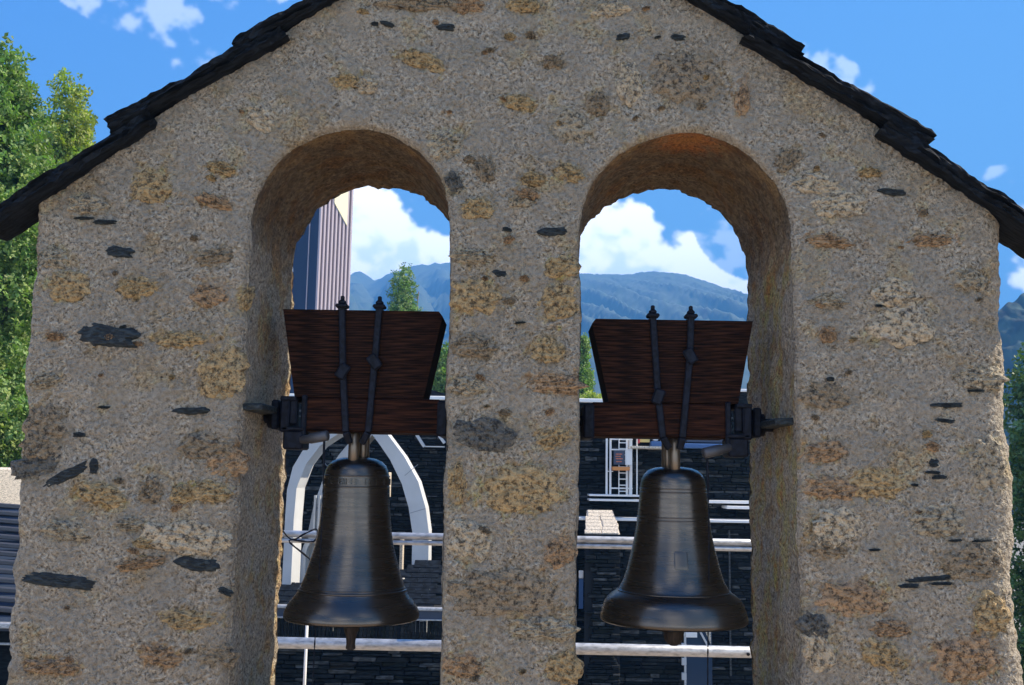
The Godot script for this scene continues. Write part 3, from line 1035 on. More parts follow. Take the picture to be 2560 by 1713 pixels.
	for i in 5:
		var t: Array = [[0.010, 0.013, 0.015], [0.017, 0.021, 0.023], [0.028, 0.031, 0.031], [0.013, 0.016, 0.014], [0.085, 0.088, 0.085]][i]
		mats["slate_stone_%d" % i] = grained(t[0], t[1], t[2], sl, Vector3(0.7, 2.5, 1.0), 0.8)
		mats["slate_stone_%d" % i].metallic_specular = 0.25
	mats.slate_gap = plain(0.010, 0.012, 0.015, 0.95)
	mats.dark_roof = grained(0.012, 0.017, 0.024, sl, Vector3(0.8, 1.5, 1.5), 0.8)
	mats.dark_roof.metallic_specular = 0.2
	mats.rib = plain(0.44, 0.36, 0.37, 0.6)
	mats.tower_shade = plain(0.008, 0.022, 0.055, 0.8)
	mats.tower_gap = plain(0.10, 0.085, 0.09, 0.8)
	mats.cream = plain(0.82, 0.74, 0.48, 0.7)
	mats.white_metal = plain(0.80, 0.78, 0.74, 0.5)
	mats.orange = plain(0.62, 0.25, 0.07, 0.7)
	mats.board = plain(0.035, 0.052, 0.085, 0.5)
	mats.letter = plain(0.70, 0.19, 0.08, 0.6)
	mats.blue = plain(0.04, 0.11, 0.26, 0.5)
	mats.yellow = plain(0.75, 0.55, 0.18, 0.7)
	mats.red = plain(0.55, 0.05, 0.06, 0.6)
	mats.glass = plain(0.03, 0.055, 0.095, 0.15, 0.2)
	mats.bark = plain(0.14, 0.11, 0.085, 0.95)
	for k in [["leaf_a", 0.22, 0.32, 0.085], ["leaf_b", 0.32, 0.39, 0.09], ["leaf_c", 0.12, 0.20, 0.055], ["leaf_d", 0.20, 0.30, 0.10]]:
		var l := plain(k[1], k[2], k[3], 0.55)
		l.vertex_color_use_as_albedo = true
		l.backlight_enabled = true
		l.backlight = lin(k[1] * 2.2, k[2] * 2.2, k[3] * 1.8)
		mats[k[0]] = l
	mats.forest = plain(0.075, 0.10, 0.065, 1.0)
	mats.forest.vertex_color_use_as_albedo = true
	mats.ground = grained(0.30, 0.28, 0.23, g2, Vector3.ONE * 0.25, 0.95)
	mats.terrace = grained(0.62, 0.48, 0.335, g2, Vector3.ONE * 0.5, 0.9)

# ---------------------------------------------------------------- land
func ridge(n: String, ctrl: Array, z: float, base: float, run: float, rough: float, green: Color, rock: Color, rocky: float, sd: int) -> void:
	var x0: float = ctrl[0][0]
	var x1: float = ctrl[-1][0]
	var nx := 260
	var nz := 56
	var pts := PackedVector3Array()
	var cols := PackedColorArray()
	var hgt := 1.0
	for q in ctrl:
		hgt = maxf(hgt, q[1])
	for j in nz + 1:
		var t := float(j) / nz
		for i in nx + 1:
			var x := lerpf(x0, x1, float(i) / nx)
			var y: float = ctrl[-1][1]
			for k in ctrl.size() - 1:
				if x <= ctrl[k + 1][0]:
					var s: float = (x - ctrl[k][0]) / (ctrl[k + 1][0] - ctrl[k][0])
					y = lerpf(ctrl[k][1], ctrl[k + 1][1], s * s * (3.0 - 2.0 * s) * 0.5 + s * 0.5)
					break
			var gully := fbm.get_noise_2d((x + t * run * 0.25) * 7.0 / hgt + sd * 10.0, t * 1.5) * rough
			var fine := fbm.get_noise_2d(x * 40.0 / hgt, t * 22.0 + sd) * rough * 0.16
			var yy := base + (y - base) * pow(t, 0.85) + gully * sin(minf(t * 1.05, 1.0) * PI) * 1.2 + fine
			pts.append(Vector3(x, yy, z + run * (1.0 - t)))
			var c := green * (1.0 + 1.6 * fbm.get_noise_2d(x * 26.0 / hgt + 3.0, t * 14.0 + sd * 5.0))
			var rk := smoothstep(0.05, 0.35, fbm.get_noise_2d(x * 14.0 / hgt + t * 3.0, t * 6.0 + sd * 9.0) + (t - 0.62) * 1.4) * rocky
			c = c.lerp(rock * (1.0 + 0.5 * fine / maxf(rough, 0.1)), rk)
			c.a = 1.0
			cols.append(c)
	for i in nx + 1:   # the far side falls away
		pts.append(pts[nz * (nx + 1) + i] + Vector3(0, -(hgt - base) * 0.8, -run * 0.5))
		cols.append(cols[nz * (nx + 1) + i])
	struct(n, sheet(pts, nx + 1, cols, Vector3(0, 1, 0.5)), mats.forest)

var clump: ArrayMesh

func make_clump() -> void:
	var s := Shape.new()
	for i in 9:
		var c := Vector3(rng.randf_range(-1, 1), rng.randf_range(-1, 1), rng.randf_range(-1, 1)) * 0.42
		var b := Basis.from_euler(Vector3(rng.randf_range(-1.2, 0.6), rng.randf() * TAU, rng.randf_range(-0.8, 0.8)))
		var l := rng.randf_range(0.20, 0.30)
		var p := [c + b * Vector3(0, 0, -l), c + b * Vector3(l * 0.62, 0.03, 0), c + b * Vector3(0, -0.04, l), c + b * Vector3(-l * 0.62, 0.03, 0)]
		s.tri(p[0], p[1], p[2])
		s.tri(p[0], p[2], p[3])
	clump = s.done()

func tree(n: String, label: String, foot: Vector3, blobs: Array, count: int, size: float, leaf: String, group := "", trunk := 0.16) -> void:
	var o = thing(n, label, "tree", foot, 0.0, group)
	var top := 0.0
	for b in blobs:
		top = maxf(top, b[1] + b[4] * 0.6)
	var s := Shape.new(true)
	var path := []
	var rad := []
	for i in 7:
		var t := i / 6.0
		path.append(Vector3(blobs[-1][0] * t * t + 0.15 * hum.get_noise_1d(foot.x * 7.0 + i), top * t * 0.95, blobs[-1][2] * t * t))
		rad.append(lerpf(trunk, 0.02, t))
	s.tube(path, rad, 8)
	for b in blobs:
		var e := Vector3(b[0], b[1], b[2])
		var h := clampf((b[1] - b[4] * 0.5) / top, 0.1, 0.9)
		var a: Vector3 = path[0].lerp(path[6], h)
		s.tube([a, a.lerp(e, 0.55) + Vector3(0, 0.1, 0), e], [trunk * 0.4, trunk * 0.25, 0.01], 6)
	part("trunk", s.done(), mats.bark, o)
	var mm := MultiMesh.new()
	mm.transform_format = MultiMesh.TRANSFORM_3D
	mm.use_colors = true
	mm.mesh = clump
	mm.instance_count = count
	var vol := 0.0
	for b in blobs:
		vol += b[3] * b[3] * b[4]
	for i in count:
		var pick := rng.randf() * vol
		var b: Array = blobs[0]
		for q in blobs:
			pick -= q[3] * q[3] * q[4]
			if pick <= 0.0:
				b = q
				break
		var d := Vector3(rng.randfn(), rng.randfn(), rng.randfn()).normalized()
		var r := pow(rng.randf(), 0.42) * (1.0 + 0.28 * hum.get_noise_3d(d.x * 2.5 + b[0], d.y * 2.5 + b[1], d.z * 2.5 + foot.x))
		var p := Vector3(b[0] + d.x * b[3] * r, b[1] + d.y * b[4] * r, b[2] + d.z * b[3] * r)
		var sc := size * rng.randf_range(0.7, 1.25)
		mm.set_instance_transform(i, Transform3D(Basis.from_euler(Vector3(rng.randf() * TAU, rng.randf() * TAU, 0)).scaled(Vector3.ONE * sc), p))
		var v := rng.randf_range(0.65, 1.35)
		mm.set_instance_color(i, Color(v * rng.randf_range(0.85, 1.2), v, v * rng.randf_range(0.8, 1.15)))
	var f := MultiMeshInstance3D.new()
	f.name = "crown"
	f.multimesh = mm
	f.material_override = mats[leaf]
	f.set_meta("kind", "stuff")
	o.add_child(f, true)

# ---------------------------------------------------------------- buildings behind
func course_wall(parent: Node3D, x0: float, x1: float, y0: float, y1: float, z: float, singles: Rect2, most: int) -> void:
	var shapes := []
	for i in 8:
		var s := Shape.new()
		var sk := []
		for q in 8:
			sk.append(Vector3(rng.randf_range(-0.05, 0.05), rng.randf_range(-0.12, 0.12), rng.randf_range(-0.25, 0.25)))
		s.box(Transform3D.IDENTITY, Vector3(1, 1, 1), 0.07, sk)
		shapes.append(s.done())
	var all := []
	var y := y0
	while y < y1 - 0.02:
		var h := minf(rng.randf_range(0.03, 0.078), y1 - y)
		var x := x0 + rng.randf() * 0.2
		while x < x1 - 0.1:
			var w := minf(rng.randf_range(0.12, 0.48), x1 - x)
			all.append([x + w * 0.5, y + h * 0.5, w - 0.012, h - rng.randf_range(0.006, 0.016), rng.randf_range(-0.02, 0.022), w * h])
			x += w
		y += h
	all.sort_custom(func(a, b): return a[5] > b[5])
	var rest := []
	for i in 5:
		rest.append(Shape.new())
	var n := 0
	for q in all:
		var tone := rng.randi() % 5 if rng.randf() < 0.75 else 1
		if n < most and singles.has_point(Vector2(q[0], q[1])):
			n += 1
			part("stone", shapes[rng.randi() % 8], mats["slate_stone_%d" % tone], parent, Transform3D(Basis.from_scale(Vector3(q[2], q[3], 0.10)), Vector3(q[0], q[1], z + q[4])))
		else:
			rest[tone].box(at(q[0], q[1], z + q[4]), Vector3(q[2], q[3], 0.10), 0.006)
	for i in 5:
		part("small_stones", rest[i].done(), mats["slate_stone_%d" % i], parent).set_meta("kind", "stuff")

func box_part(n: String, c: Array, size: Array, mat: Material, parent: Node, bev := 0.0, roll := 0.0, turn := 0.0) -> MeshInstance3D:
	var s := Shape.new()
	s.box(Transform3D.IDENTITY, v3(size), bev)
	return part(n, s.done(), mat, parent, Transform3D(Basis(Vector3.UP, turn) * Basis(Vector3(0, 0, 1), roll), v3(c)))

func flat_poly(list: Array) -> PackedVector2Array:
	var p := PackedVector2Array()
	for q in list:
		p.append(Vector2(q[0], q[1]))
	return p

func build_behind() -> void:
	# slate building, closed at the back
	var b = thing("slate_building", "tall dark slate-stone building behind the openings with pale copings", "building")
	box_part("core_wall", [0.5, -0.55, -17.58], [9.6, 7.0, 5.0], mats.slate_gap, b)
	course_wall(b, -4.3, 5.3, -2.4, 2.94, -15.06, Rect2(1.0, 0.95, 2.9, 1.9), 150)
	box_part("coping", [-0.3, 2.975, -15.4], [8.0, 0.07, 0.9], mats.white_metal, b, 0.01)
	box_part("upper_block", [4.5, 3.0, -15.6], [1.7, 0.36, 1.2], mats.slate_stone_1, b, 0.01)
	box_part("coping", [4.5, 3.205, -15.6], [1.76, 0.05, 1.26], mats.white_metal, b, 0.008)
	box_part("ledge", [3.9, 1.22, -14.85], [1.25, 0.05, 0.4], mats.white_metal, b, 0.005)
	box_part("ledge", [4.05, 1.13, -14.80], [0.93, 0.05, 0.5], mats.white_metal, b, 0.005)
	box_part("balcony_slab", [1.64, 1.30, -14.75], [0.88, 0.03, 0.5], mats.white_metal, b, 0.004)
	box_part("balcony_slab", [1.64, 1.22, -14.75], [0.88, 0.035, 0.54], mats.white_metal, b, 0.004)
	for k in [[-1.80, 2.21, 0.28, 0.94], [-1.41, 2.23, 0.16, 1.0]]:
		box_part("window_edge", [k[0], k[1], -14.94], [0.05, k[2], 0.12], mats.white_stone, b, 0.0, k[3] - 0.35)
	box_part("window_edge", [-1.54, 2.10, -14.94], [0.36, 0.02, 0.12], mats.white_stone, b)
	# curved slate roof on the far left part
	var pl := flat_poly([[-4.3, 2.9]])
	for i in 13:
		var t := i / 12.0
		pl.append(Vector2(-3.4 + t * 2.25, 2.99 + 0.34 * cos((t - 0.28) * 2.1)))
	pl.append(Vector2(-1.15, 2.9))
	var s := Shape.new()
	s.prism(pl, -17.5, -15.5)
	part("curved_roof", s.done(), mats.dark_roof, b)

	# the lower terrace wall in front of it
	var t2 = thing("slate_terrace_wall", "lower slate terrace wall in front of the taller slate building", "wall")
	box_part("core_wall", [3.0, -1.6, -14.7], [4.3, 4.94, 0.5], mats.slate_gap, t2)
	course_wall(t2, 0.85, 5.15, -2.3, 0.88, -14.45, Rect2(1.0, -1.6, 2.9, 2.45), 150)
	box_part("coping", [3.0, 0.90, -14.65], [4.36, 0.045, 0.66], mats.white_metal, t2, 0.006)
	box_part("corner_joint", [3.58, -0.45, -14.36], [0.028, 2.4, 0.03], mats.slate_stone_4, t2)
	box_part("dark_strip", [0.93, -0.3, -14.40], [0.12, 2.3, 0.12], mats.slate_gap, t2)  # narrow dark box set proud of the stone face
	# the window low in that wall
	box_part("window", [3.05, -1.55, -14.38], [0.44, 1.6, 0.06], mats.glass, t2)
	var wn = t2.get_node("window")
	for i in 13:
		box_part("frame_block", [-0.235 - 0.02 * (i % 2), 0.72 - i * 0.12, 0.03], [0.035 + 0.045 * (i % 2), 0.118, 0.06], mats.white_stone, wn, 0.004)
	box_part("frame_bar", [-0.13, 0.56, 0.05], [0.19, 0.085, 0.04], mats.white_metal, wn, 0.004)
	box_part("strut", [0.08, 0.50, 0.06], [0.032, 0.62, 0.04], mats.white_stone, wn, 0.0, 0.5)
	s = Shape.new()
	s.prism(flat_poly([[0.06, 0.72], [0.20, 0.72], [0.20, 0.40]]), 0.03, 0.045)
	part("painted_sun_patch", s.done(), mats.pale_stone, wn)  # sunlit triangle on the window, built as a pale piece
	box_part("window", [1.06, -0.35, -14.36], [0.075, 0.5, 0.05], mats.blue, t2)
	box_part("sill", [1.06, -0.03, -14.34], [0.08, 0.13, 0.06], mats.white_metal, t2, 0.01)
	# added pale slope, tilted to catch sun in place of a sunlit patch
	var sp := Shape.new()
	var q := [Vector3(1.15, 1.04, -14.4), Vector3(1.60, 1.04, -14.4), Vector3(1.66, 0.68, -13.75), Vector3(1.08, 0.68, -13.75)]
	var mid := Vector3(1.37, 0.6, -14.3)
	sp.quad_out(q[0], q[1], q[2], q[3], mid)
	var sq := Shape.new()
	for i in 4:
		var e: Vector3 = q[i]
		var f: Vector3 = q[(i + 1) % 4]
		sq.quad_out(e, f, Vector3(f.x, -2.4, f.z), Vector3(e.x, -2.4, e.z), mid)
	var bt = thing("added_slope", "added pale stone slope tilted to catch the sun above the tube rail, beside the plain banded bell", "added_slope")
	part("sloping_top", sp.done(), mats.pale_stone, bt)
	part("base", sq.done(), mats.slate_gap, bt)
	for i in 7:
		for k in 2:
			var tt := (i + 0.5) / 7.0
			var wx := lerpf(0.225, 0.29, tt)
			var st := box_part("stone", [1.372 + (k - 0.5) * wx + rng.randf_range(-0.02, 0.02), lerpf(1.04, 0.68, tt) + 0.004, lerpf(-14.4, -13.75, tt)], [wx - 0.01, 0.03, 0.10], mats.pale_stone, bt, 0.006)
			st.basis = Basis(Vector3.RIGHT, 0.506)
	course_wall(bt, 1.08, 1.66, -2.3, 0.655, -13.71, Rect2(0, 0, 0, 0), 0)

	# scaffold, ladder, boards
	var sc = thing("scaffold", "white metal scaffold frame standing on the pale balcony ledge", "scaffold", Vector3(1.73, 1.315, -14.65))
	for k in [[-0.22, 0.035], [-0.155, 0.035], [0.20, 0.055], [0.31, 0.022]]:
		box_part("pole", [k[0], 0.62, 0.0], [k[1], 1.24, 0.035], mats.white_metal, sc, 0.005)
	box_part("pole", [0.165, 0.62, -0.2], [0.03, 1.24, 0.035], mats.white_metal, sc, 0.005)
	for y in [0.11, 0.78, 0.96]:
		box_part("crossbar", [0.03, y, 0.03], [0.40, 0.024, 0.024], mats.white_metal, sc, 0.004)
	box_part("hook", [-0.16, 0.40, 0.04], [0.10, 0.014, 0.014], mats.white_metal, sc)
	single("plank", "short orange-brown plank laid across the scaffold under the boards", "plank", sc_box([0.30, 0.065, 0.26], 0.006), mats.orange, at(1.75, 1.765, -14.62))
	var ld = thing("ladder", "slim pale ladder standing inside the scaffold", "ladder", Vector3(1.785, 1.315, -14.6))
	for x in [-0.065, 0.065]:
		box_part("stile", [x, 0.5, 0], [0.016, 1.0, 0.03], mats.white_metal, ld, 0.003)
	for i in 9:
		box_part("rung", [0, 0.06 + i * 0.105, 0], [0.12, 0.016, 0.02], mats.white_metal, ld)
	var sg = thing("notice_board", "dark blue notice board with orange lettering hung on the scaffold", "sign", Vector3(1.72, 1.83, -14.56))
	box_part("board", [0, 0.125, 0], [0.19, 0.25, 0.02], mats.board, sg, 0.003)
	for k in [[-0.005, 0.185, 0.11], [-0.02, 0.145, 0.09], [0.0, 0.105, 0.12], [-0.005, 0.055, 0.10]]:
		for i in 5:
			box_part("lettering", [k[0] + (i - 2) * k[2] * 0.21, k[1], 0.012], [k[2] * 0.14, 0.014 + 0.006 * ((i * 3) % 2), 0.004], mats.letter, sg)
	single("blank_board", "blank white board next to the dark notice board", "board", sc_box([0.12, 0.25, 0.02], 0.003), mats.white_metal, at(1.885, 1.955, -14.58))
	var aw = thing("awning", "blue awning strip under the wooden beam of the plain banded bell", "awning", Vector3(3.2, 2.13, -14.6))
	box_part("lower_band", [0, 0.045, 0.1], [0.74, 0.08, 0.3], mats.blue, aw, 0.01)
	box_part("upper_band", [0.02, 0.16, 0], [0.66, 0.11, 0.3], mats.board, aw, 0.01)
	single("banner", "small yellow banner with a red edge behind the scaffold", "banner", sc_box([0.17, 0.14, 0.03], 0.004), mats.yellow, at(2.17, 2.30, -14.6))
	single("red_post", "short red post at the edge of the yellow banner", "post", sc_box([0.03, 0.16, 0.03], 0.004), mats.red, at(2.065, 2.29, -14.58))
	single("storage_box", "low blue storage box on the ledge near the yellow banner", "box", sc_box([0.26, 0.09, 0.2], 0.01), mats.blue, at(2.40, 2.20, -14.6))
	for i in 2:
		single("crate", ["white crate standing nearest the yellow banner", "white and brown crate beside the bell's straps"][i], "crate", sc_box([0.08 + 0.05 * i, 0.12, 0.12], 0.01), mats.white_metal, at(2.36 + i * 0.16, 2.32 - i * 0.01, -14.62), "crates on the ledge")
	box_part("ledge", [2.3, 2.14, -14.8], [0.75, 0.04, 0.6], mats.pale_stone, b, 0.005)

	# white pointed arches
	var wa = thing("white_arch", "large white pointed arch standing behind the lettered bell", "arch", Vector3(-2.38, -4.0, -13.0))
	var right := [[0.0, 2.52], [0.24, 2.24], [0.52, 1.89], [0.76, 1.49], [0.89, 1.08], [0.95, 0.71], [0.96, -0.03]]
	var inn := [[0.70, -0.03], [0.69, 0.7], [0.62, 1.08], [0.50, 1.45], [0.30, 1.83], [0.10, 2.10], [0.0, 2.22]]
	for sd in [1.0, -1.0]:
		var rp := flat_poly([])
		for p in right:
			rp.append(Vector2(p[0] * sd, p[1] + 4.0))
		rp.append(Vector2(0.96 * sd, 0.0))
		rp.append(Vector2(0.70 * sd, 0.0))
		for p in inn:
			rp.append(Vector2(p[0] * sd, p[1] + 4.0))
		s = Shape.new()
		s.prism(rp, -0.55, 0.0)
		var limb = part("limb", s.done(), mats.white_stone, wa)
		for k in [[0.645, 1.67, 0.72], [0.76, 1.03, 0.30], [0.825, 0.55, 0.0]]:
			box_part("joint", [k[0] * sd, k[1] + 4.0, 0.0], [0.27, 0.010, 0.006], mats.joint, limb, 0.0, k[2] * sd)
	var wb = thing("white_half_arch", "white half arch at the inner edge of the stone pier, lit along its side", "arch", Vector3(-3.4, -4.0, -12.0))
	var hp := flat_poly([])
	for p in [[-2.5, 2.47], [-2.75, 2.34], [-2.98, 2.19], [-3.24, 1.97], [-3.40, 1.68], [-3.47, 1.35], [-3.48, 0.9], [-3.48, 0.3], [-3.50, -4.0], [-3.36, -4.0], [-3.35, 0.3], [-3.35, 0.9], [-3.33, 1.37], [-3.21, 1.72], [-3.01, 2.00], [-2.75, 2.18], [-2.5, 2.30]]:
		hp.append(Vector2(p[0] + 3.4, p[1] + 4.0))
	s = Shape.new()
	s.prism(hp, -0.6, 0.0)
	part("limb", s.done(), mats.white_stone, wb)
	var wc = thing("small_white_arch", "small white round arch low beside the white half arch", "arch", Vector3(-3.1, -4.0, -12.7))
	var op := flat_poly([])
	for i in 13:
		var a := PI - PI * i / 12.0
		op.append(Vector2(cos(a) * 0.27, 4.30 + sin(a) * 0.38))
	op.append(Vector2(0.27, 0))
	op.append(Vector2(0.20, 0))
	for i in 13:
		var a := PI * i / 12.0
		op.append(Vector2(cos(a) * 0.20, 4.30 + sin(a) * 0.30))
	op.append(Vector2(-0.20, 0))
	op.append(Vector2(-0.27, 0))
	s = Shape.new()
	s.prism(op, -0.3, 0.0)
	part("ring", s.done(), mats.white_stone, wc)
	box_part("back_panel", [0, 2.2, -0.33], [0.5, 4.6, 0.05], mats.pale_stone, wc)
	for x in [-0.12, -0.05, 0.04]:
		box_part("mullion", [x, 4.95, -0.2], [0.03, 0.6, 0.1], mats.white_stone, wc)
	# inner porch seen through the pointed arch
	var po = thing("inner_porch", "stepped pale masonry with a slim three-light window inside the pointed arch", "porch", Vector3(-2.2, -4.0, -14.1))
	for k in [[-0.10, 5.42, 0.16, 0.42], [-0.14, 5.05, 0.13, 0.36], [-0.21, 4.70, 0.13, 0.36]]:
		box_part("step_block", [k[0], k[1], 0], [k[2], k[3], 0.5], mats.pale_stone, po, 0.005)
	for k in [-0.14, -0.04, 0.06]:
		box_part("mullion", [k, 4.30, 0.1], [0.035, 0.62, 0.12], mats.pale_stone, po, 0.005)
	box_part("sill", [0.02, 3.86, 0.1], [0.55, 0.20, 0.3], mats.white_stone, po, 0.01)
	box_part("sill", [0.06, 3.62, 0.1], [0.5, 0.12, 0.3], mats.white_stone, po, 0.01)
	box_part("jamb", [0.24, 4.20, 0.1], [0.05, 0.65, 0.2], mats.pale_stone, po, 0.005)

	# lean-to roof with slates, below the arches
	var lr = thing("lean_to_roof", "low slate lean-to roof with pale gutter lines and upright boards under its eave", "roof", Vector3(-2.6, -0.5, -11.5))
	for r in 9:
		var n := 13
		for i in n:
			var x := -1.1 + i * 0.20 + (r % 2) * 0.1
			var y := 0.25 + r * 0.062
			if x + 0.1 < -1.0 + r * 0.05 + 1.66 and r > 3 and x < 0.75 + r * 0.045:
				continue
			box_part("slate", [x, y, -0.1 - r * 0.12], [0.196, 0.02, 0.24], mats.dark_roof, lr, 0.004).basis = Basis(Vector3.RIGHT, 0.40 + rng.randf_range(-0.03, 0.03))
	box_part("roof_deck", [0.3, 0.16, -0.6], [3.1, 0.1, 1.2], mats.slate_gap, lr)
	box_part("gutter", [0.3, 0.225, 0.06], [3.1, 0.045, 0.10], mats.zinc, lr, 0.01)
	box_part("fascia", [0.3, 0.14, 0.03], [3.1, 0.12, 0.06], mats.board, lr)
	box_part("gutter", [0.3, 0.075, 0.05], [3.1, 0.018, 0.08], mats.zinc, lr, 0.004)
	for i in 58:
		box_part("board", [-1.2 + i * 0.053, -0.13 + rng.randf_range(-0.01, 0.01), 0.02 + rng.randf_range(-0.015, 0.015)], [0.046, 0.36, 0.03], mats["slate_stone_%d" % (rng.randi() % 4)], lr, 0.004)
	box_part("under_wall", [0.3, -1.9, -0.7], [3.1, 3.2, 1.2], mats.slate_gap, lr)
	var lw = thing("slate_basement_wall", "rough dark slate wall at the foot of the lean-to roof", "wall", Vector3.ZERO)
	course_wall(lw, -4.0, -0.75, -2.3, -0.82, -11.58, Rect2(-3.0, -1.6, 2.2, 0.8), 80)

	# ribbed tower
	var tw = thing("ribbed_tower", "tall tower with pale upright ribs on one side and a side painted dark blue as shade", "tower", Vector3(-17.1, -4.0, -80.0), deg_to_rad(48.0))
	box_part("core", [0, 17.0, 0], [3.3, 34.0, 3.3], mats.tower_shade, tw)  # shade of the side turned from the sun, painted dark blue
	box_part("rib_backing", [0, 17.0, 1.67], [3.3, 34.0, 0.06], mats.tower_gap, tw)
	for i in 9:
		box_part("rib", [-1.55 + i * 0.39, 17.0, 1.78], [0.20, 34.0, 0.22], mats.rib, tw, 0.02)
	s = Shape.new()
	s.prism(flat_poly([[-0.35, 28.0], [1.05, 26.3], [1.05, 33.0], [-0.35, 33.0]]), 1.86, 1.96)
	part("lit_opening_panel", s.done(), mats.cream, tw)  # lit tower opening, its brightness painted as a cream panel
	box_part("seam", [-1.69, 17.0, 0.5], [0.06, 34.0, 0.09], mats.rib, tw)

	# things beyond the outer edge of the gable
	var low = thing("low_stone_wall", "low sunlit pale stone wall below the poplars", "wall", Vector3(-7.6, 0.0, -10.6), deg_to_rad(42.0))
	box_part("wall_body", [0.3, -1.25, 0], [4.2, 5.7, 0.5], mats.pale_stone, low, 0.03)
	box_part("grey_band", [0.3, 0.98, 0.26], [4.2, 0.10, 0.06], mats.zinc, low, 0.01)
	var mr = thing("ribbed_roof", "grey ribbed roof with a dark wall under it beyond the gable's edge", "roof", Vector3(-6.6, 0.1, -8.0))
	box_part("wall_below", [0, -2.1, -0.8], [3.4, 4.2, 1.6], mats.slate_stone_0, mr)
	var sr := Shape.new()
	sr.box(Transform3D(Basis(Vector3.RIGHT, 0.62), Vector3(0, 0.40, -0.72)), Vector3(3.5, 0.05, 2.1))
	part("deck", sr.done(), mats.board, mr)
	for i in 13:
		var tt := i / 12.0
		box_part("roof_batten", [0, 0.06 + tt * 0.98, 0.10 - tt * 1.62], [3.5, 0.055, 0.07], mats.zinc_dull, mr, 0.01, -0.06)
	box_part("gutter", [0, -0.16, 0.16], [3.5, 0.06, 0.12], mats.zinc, mr, 0.01)
	box_part("gutter", [0, -0.36, 0.12], [3.5, 0.02, 0.06], mats.zinc, mr, 0.005)

func sc_box(size: Array, bev: float) -> ArrayMesh:
	var s := Shape.new()
	s.box(Transform3D.IDENTITY, v3(size), bev)
	return s.done()

func build_rail() -> void:
	var r = thing("tube_railing", "galvanised tube railing crossing behind both bells", "railing", Vector3(0, 0, -2.4))
	var s := Shape.new(true)
	s.tube([Vector3(-2.1, 1.272, 0), Vector3(0, 1.270, 0), Vector3(2.1, 1.268, 0)], [0.0185, 0.0185, 0.0185], 18)
	part("top_tube", s.done(), mats.zinc, r)
	s = Shape.new(true)
	s.tube([Vector3(-2.1, 1.238, 0.01), Vector3(0, 1.236, 0.01), Vector3(2.1, 1.234, 0.01)], [0.0125, 0.0125, 0.0125], 14)
	part("second_tube", s.done(), mats.zinc, r)
	s = Shape.new(true)
	s.tube([Vector3(-2.1, 0.702, 0), Vector3(0, 0.700, 0), Vector3(2.1, 0.698, 0)], [0.030, 0.030, 0.030], 18)
	part("middle_tube", s.done(), mats.zinc, r)
	for x in [-1.95, -0.05, 1.95]:
		s = Shape.new(true)
		s.tube([Vector3(x, 0.0, -0.06), Vector3(x, 1.30, -0.06)], [0.025, 0.025], 14)
		part("post", s.done(), mats.zinc, r)
	s = Shape.new(true)
	s.tube([Vector3(1.215, 0.693, 0.022), Vector3(1.215, 0.693, 0.0315)], [0.009, 0.009], 12)
	part("bolt", s.done(), mats.iron, r)
	s = Shape.new(true)
	s.tube([Vector3(-1.165, 0.0, -2.6), Vector3(-1.165, 0.89, -2.6)], [0.0085, 0.0085], 8)
	single("thin_rod", "slender white upright rod behind the tube railing under the lettered bell", "rod", s.done(), mats.white_metal)
	s = Shape.new(true)
	var path := [Vector3(-1.30, 1.33, -2.36), Vector3(-1.22, 1.245, -2.355), Vector3(-1.15, 1.275, -2.352), Vector3(-1.09, 1.30, -2.38), Vector3(-1.10, 1.235, -2.36), Vector3(-1.23, 1.24, -2.35), Vector3(-1.14, 1.165, -2.35), Vector3(-1.07, 1.10, -2.36), Vector3(-0.93, 0.93, -2.37)]
	var fine := []
	var rad := []
	for i in path.size() - 1:
		for k in 4:
			fine.append(path[i].cubic_interpolate(path[i + 1], path[maxi(i - 1, 0)], path[mini(i + 2, path.size() - 1)], k / 4.0))
			rad.append(0.0055 if (i + k) % 2 == 0 else 0.004)
	fine.append(path[-1])
	rad.append(0.004)
	s.tube(fine, rad, 7)
	single("tie_wire", "dark twisted wire knotted round the tube railing", "wire", s.done(), mats.iron)

